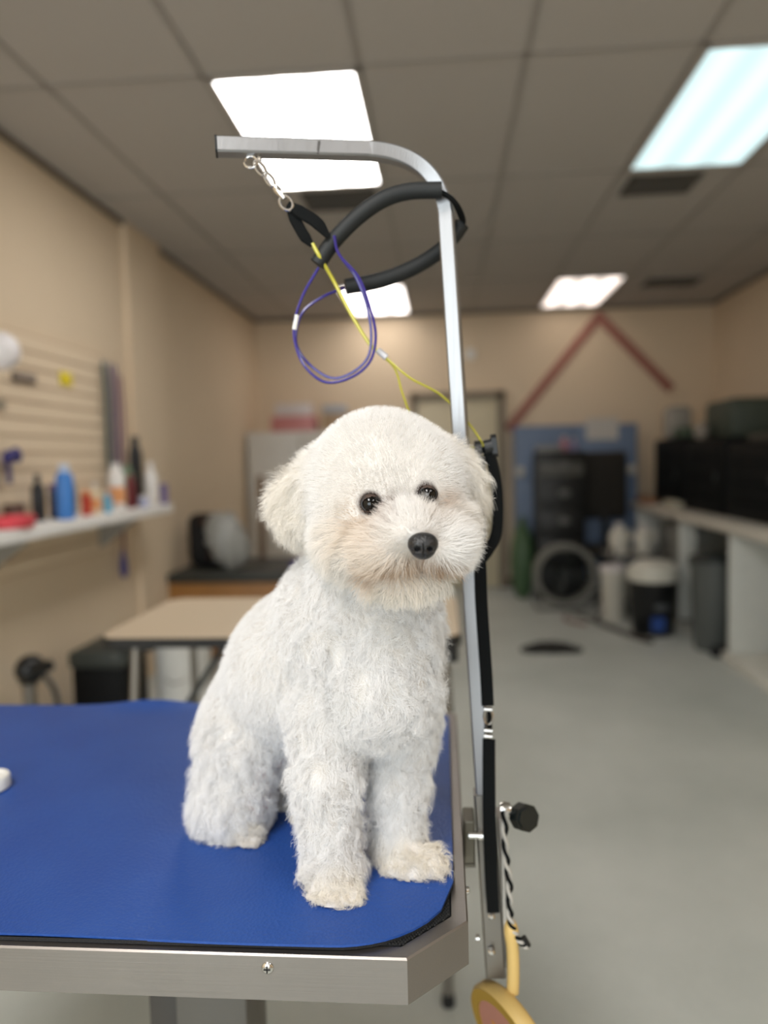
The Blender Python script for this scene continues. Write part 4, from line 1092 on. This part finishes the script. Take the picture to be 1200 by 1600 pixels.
obj('nose', b, mat('nose_black', (22, 22, 24), .30, bump=(700, .5), spec=.6), dog, True)

# fur
N = 230000
tri = np.concatenate([Fq[:, [0, 1, 2]], Fq[:, [0, 2, 3]]])
A, Bv, Cv = V[tri[:, 0]], V[tri[:, 1]], V[tri[:, 2]]
cr_ = np.cross(Bv - A, Cv - A); area = np.linalg.norm(cr_, axis=1) / 2
cen = (A + Bv + Cv) / 3
wt = weights(cen)
dens = wt @ np.array([1, 1, 1, 1.1, 1.2, 1.5, 1.4, 1.4, 1.2, 1.2])
dens = dens * (cen[:, 2] > TZM + .002)
pick = rng.choice(len(tri), N, p=area * dens / (area * dens).sum())
u = rng.random((N, 1)); v_ = rng.random((N, 1)); f = u + v_ > 1; u = np.where(f, 1 - u, u); v_ = np.where(f, 1 - v_, v_)
R0 = A[pick] + u * (Bv[pick] - A[pick]) + v_ * (Cv[pick] - A[pick])
vn = np.empty(len(V) * 3, np.float32); me.vertices.foreach_get('normal', vn) if hasattr(me.vertices[0], 'normal') else None
vn = vn.reshape(-1, 3).astype(float)
Nn = vn[tri[pick, 0]] * (1 - u - v_) + vn[tri[pick, 1]] * u + vn[tri[pick, 2]] * v_
Nn /= np.linalg.norm(Nn, axis=1, keepdims=True) + 1e-9
W = weights(R0)
de = np.min([np.linalg.norm(R0 - c, axis=1) for c in eyeC], axis=0)
dn = np.linalg.norm(R0 - noseC, axis=1)
keep = (de > .0098) & (dn > .0130)
R0, Nn, W, de, dn = R0[keep], Nn[keep], W[keep], de[keep], dn[keep]; N = len(R0)
#                       body  chest neck  leg   paw   head  cheek muzz  chin  ear
P_len = W @ np.array([.0085, .0175, .0120, .0145, .0120, .0070, .0160, .0170, .0150, .0200])
P_nrm = W @ np.array([.85, .50, .70, .55, .42, 1.30, .60, .50, .50, .32])
P_curl = W @ np.array([.0008, .0022, .0012, .0018, .0018, .0002, .0008, .0006, .0008, .0016])
P_clump = W @ np.array([.25, .50, .38, .48, .52, .05, .40, .42, .45, .58])
P_wave = W @ np.array([.0006, .0030, .0014, .0024, .0022, .0001, .0012, .0008, .0010, .0022])
P_swirl = W @ np.array([.25, .62, .35, .48, .50, .10, .30, .15, .30, .40])
P_down = W @ np.array([.8, .8, .8, 1.0, .9, .15, .7, .1, .7, 1.0])
P_face = W @ np.array([0, 0, 0, 0, 0, .25, .9, 1.0, .6, 0.])
hc = np.array(at(600, 780, .70))
away = R0 - noseC; away /= np.linalg.norm(away, axis=1, keepdims=True) + 1e-9
outw = R0 - hc; outw[:, 2] = 0; outw /= np.linalg.norm(outw, axis=1, keepdims=True) + 1e-9
ear_w = W[:, TAGS.index('ear')][:, None]
comb = np.array([0, 0, -1.0]) * P_down[:, None] + away * P_face[:, None] + outw * ear_w * .3
def smooth_noise(P, wl, seed, n=9):
    g = np.random.default_rng(seed); out = np.zeros(len(P))
    for _ in range(n):
        d = g.normal(size=3); d /= np.linalg.norm(d); out += np.sin(P @ d * (6.283 / (wl * g.uniform(.7, 1.5))) + g.uniform(0, 6.28))
    return out / math.sqrt(n / 2)
comb += np.stack([smooth_noise(R0, .024, q) for q in (1, 2, 3)], 1) * P_swirl[:, None]
comb -= Nn * np.sum(comb * Nn, 1, keepdims=True)
short = np.clip((de - .008) / .014, .3, 1) * np.clip((dn - .012) / .014, .35, 1)
P_len = P_len * short * rng.uniform(.72, 1.18, N)
P_len *= np.clip((R0[:, 2] - TZM) / .012, .4, 1)
# clumps
NC = 15000
pc_ = W @ np.array([1.8, .7, 1.2, .6, .7, 2.2, 1.0, 1.1, 1.0, .7])
ci = rng.choice(N, NC, replace=False, p=pc_ / pc_.sum())
kd = kdtree.KDTree(NC)
for j, q in enumerate(R0[ci]): kd.insert(Vector(q), j)
kd.balance()
own = np.array([kd.find(Vector(q))[1] for q in R0])
K = 8
tt = np.linspace(0, 1, K)
side = np.cross(Nn, comb); side /= np.linalg.norm(side, axis=1, keepdims=True) + 1e-9
wph = smooth_noise(R0, .016, 8) * 1.8; wfq = 1.15 + .25 * smooth_noise(R0, .03, 9)
c_dir = Nn[ci] * P_nrm[ci][:, None] + comb[ci] + rng.normal(0, .22, (NC, 3)); c_dir /= np.linalg.norm(c_dir, axis=1, keepdims=True)
s_dir = Nn * P_nrm[:, None] + comb + rng.normal(0, .16, (N, 3)); s_dir /= np.linalg.norm(s_dir, axis=1, keepdims=True)
def perp(d):
    r_ = rng.normal(0, 1, d.shape); p = r_ - d * np.sum(r_ * d, 1, keepdims=True); p /= np.linalg.norm(p, axis=1, keepdims=True); return p, np.cross(d, p)
c1, c2 = perp(c_dir); ph = rng.uniform(0, 6.28, NC); fq = rng.uniform(.8, 1.9, NC)
PTS = np.empty((N, K, 3))
cl = P_clump[:, None]
for k, s in enumerate(tt):
    L = P_len[:, None] * s
    a = (ph + 6.28 * fq * s)[:, None]
    wav = (c1 * np.cos(a) + c2 * np.sin(a) - c1 * np.cos(ph)[:, None] - c2 * np.sin(ph)[:, None])[own] * (P_curl[:, None] * min(1, s * 1.5))
    droop = comb * (.35 * P_len[:, None] * s * s)
    free = R0 + s_dir * L + droop
    led = R0[ci][own] + (R0 - R0[ci][own]) * (1 - .75 * s) + c_dir[own] * L + droop
    wv = side * (P_wave * min(1, s * 1.6) * (np.sin(6.283 * wfq * s + wph) - np.sin(wph)))[:, None]
    c_ = cl * s ** .8
    PTS[:, k] = free * (1 - c_) + led * c_ + wav + wv
PTS[:, :, 2] = np.maximum(PTS[:, :, 2], TZM + .0006)
# keep the eyes and nose clear
for c, rr in ((eyeC[0], .0086), (eyeC[1], .0081), (noseC, .0124)):
    d_ = PTS - c; L_ = np.linalg.norm(d_, axis=2, keepdims=True); PTS = np.where(L_ < rr, c + d_ / (L_ + 1e-9) * rr, PTS)
# coat colour: white body, cream ears, face and paws, tear stains, and painted shade along the mouth crease
wh, cream, paw_c = np.array(lin((243, 242, 241))), np.array(lin((242, 236, 225))), np.array(lin((240, 233, 220)))
tint = np.tile(wh, (N, 1))
def mixin(c, w):
    global tint
    w = np.clip(w, 0, 1)[:, None]; tint = tint * (1 - w) + np.array(c) * w
mixin(cream, W[:, TAGS.index('ear')] * .8 + W[:, TAGS.index('cheek')] * .4 + W[:, TAGS.index('chin')] * .7 + W[:, TAGS.index('head')] * .15 + W[:, TAGS.index('muzzle')] * .15)
mixin(paw_c, W[:, TAGS.index('paw')] * .9)
for q, rr, am, c in (((575, 803, .632), .016, .45, (206, 178, 148)), ((560, 838, .632), .022, .35, (226, 200, 164)), ((640, 878, .598), .016, .45, (214, 190, 158)), ((598, 884, .605), .014, .45, (206, 182, 150)), ((603, 793, .622), .0075, .8, (132, 98, 82)), ((692, 782, .630), .008, .5, (180, 150, 128)), ((690, 790, .635), .012, .35, (220, 198, 170)), ((650, 842, .583), .008, .4, (170, 164, 160))):
    d_ = np.linalg.norm((R0 - np.array(at(*q)))[:, [0, 2]], axis=1) + (R0[:, 1] > .67); mixin(lin(c), am * np.exp(-(d_ / (rr * 1.2)) ** 2))
crs = np.min([np.linalg.norm((R0 - np.array(a_))[:, [0, 2]] - np.clip(((R0 - np.array(a_))[:, [0, 2]] @ np.array([(b_ - a_).x, (b_ - a_).z])) / ((b_ - a_).x ** 2 + (b_ - a_).z ** 2), 0, 1)[:, None] * np.array([(b_ - a_).x, (b_ - a_).z]), axis=1) for a_, b_ in zip(mouth[:-1], mouth[1:])], axis=0)
mixin(lin((186, 152, 118)), .85 * np.exp(-(crs / .006) ** 2) * (R0[:, 1] < .65))  # shade under the upper lip painted into the fur tint
mixin(lin((150, 124, 106)), .45 * np.exp(-((de - .0095) / .003) ** 2))
tint[:, :3] *= rng.uniform(.94, 1.03, (N, 1)); tint = np.clip(tint, 0, .96); tint[:, 3] = 1
hcv = bpy.data.hair_curves.new('fur')
hcv.add_curves([K] * N)
hcv.attributes['position'].data.foreach_set('vector', (PTS - offs).astype(np.float32).ravel())
rad = (np.array([1, .97, .93, .86, .76, .62, .45, .2])[None] * rng.uniform(.00007, .00013, (N, 1))).astype(np.float32)
ra = hcv.attributes.get('radius') or hcv.attributes.new('radius', 'FLOAT', 'POINT')
ra.data.foreach_set('value', rad.ravel())
ta = hcv.attributes.new('coat', 'FLOAT_COLOR', 'CURVE'); ta.data.foreach_set('color', tint.astype(np.float32).ravel())
fm = bpy.data.materials.new('dog_fur'); fm.use_nodes = True
nt = fm.node_tree; nt.nodes.remove(nt.nodes['Principled BSDF'])
at_ = nt.nodes.new('ShaderNodeAttribute'); at_.attribute_name = 'coat'
df = nt.nodes.new('ShaderNodeBsdfDiffuse'); tr = nt.nodes.new('ShaderNodeBsdfTranslucent'); mxs = nt.nodes.new('ShaderNodeMixShader'); mxs.inputs[0].default_value = .15
nt.links.new(at_.outputs['Color'], df.inputs[0]); nt.links.new(at_.outputs['Color'], tr.inputs[0])
nt.links.new(df.outputs[0], mxs.inputs[1]); nt.links.new(tr.outputs[0], mxs.inputs[2]); nt.links.new(mxs.outputs[0], nt.nodes['Material Output'].inputs[0])
hcv.materials.append(fm)
fur = bpy.data.objects.new('fur', hcv); fur.parent = dog; fur['kind'] = 'stuff'; COL.objects.link(fur)
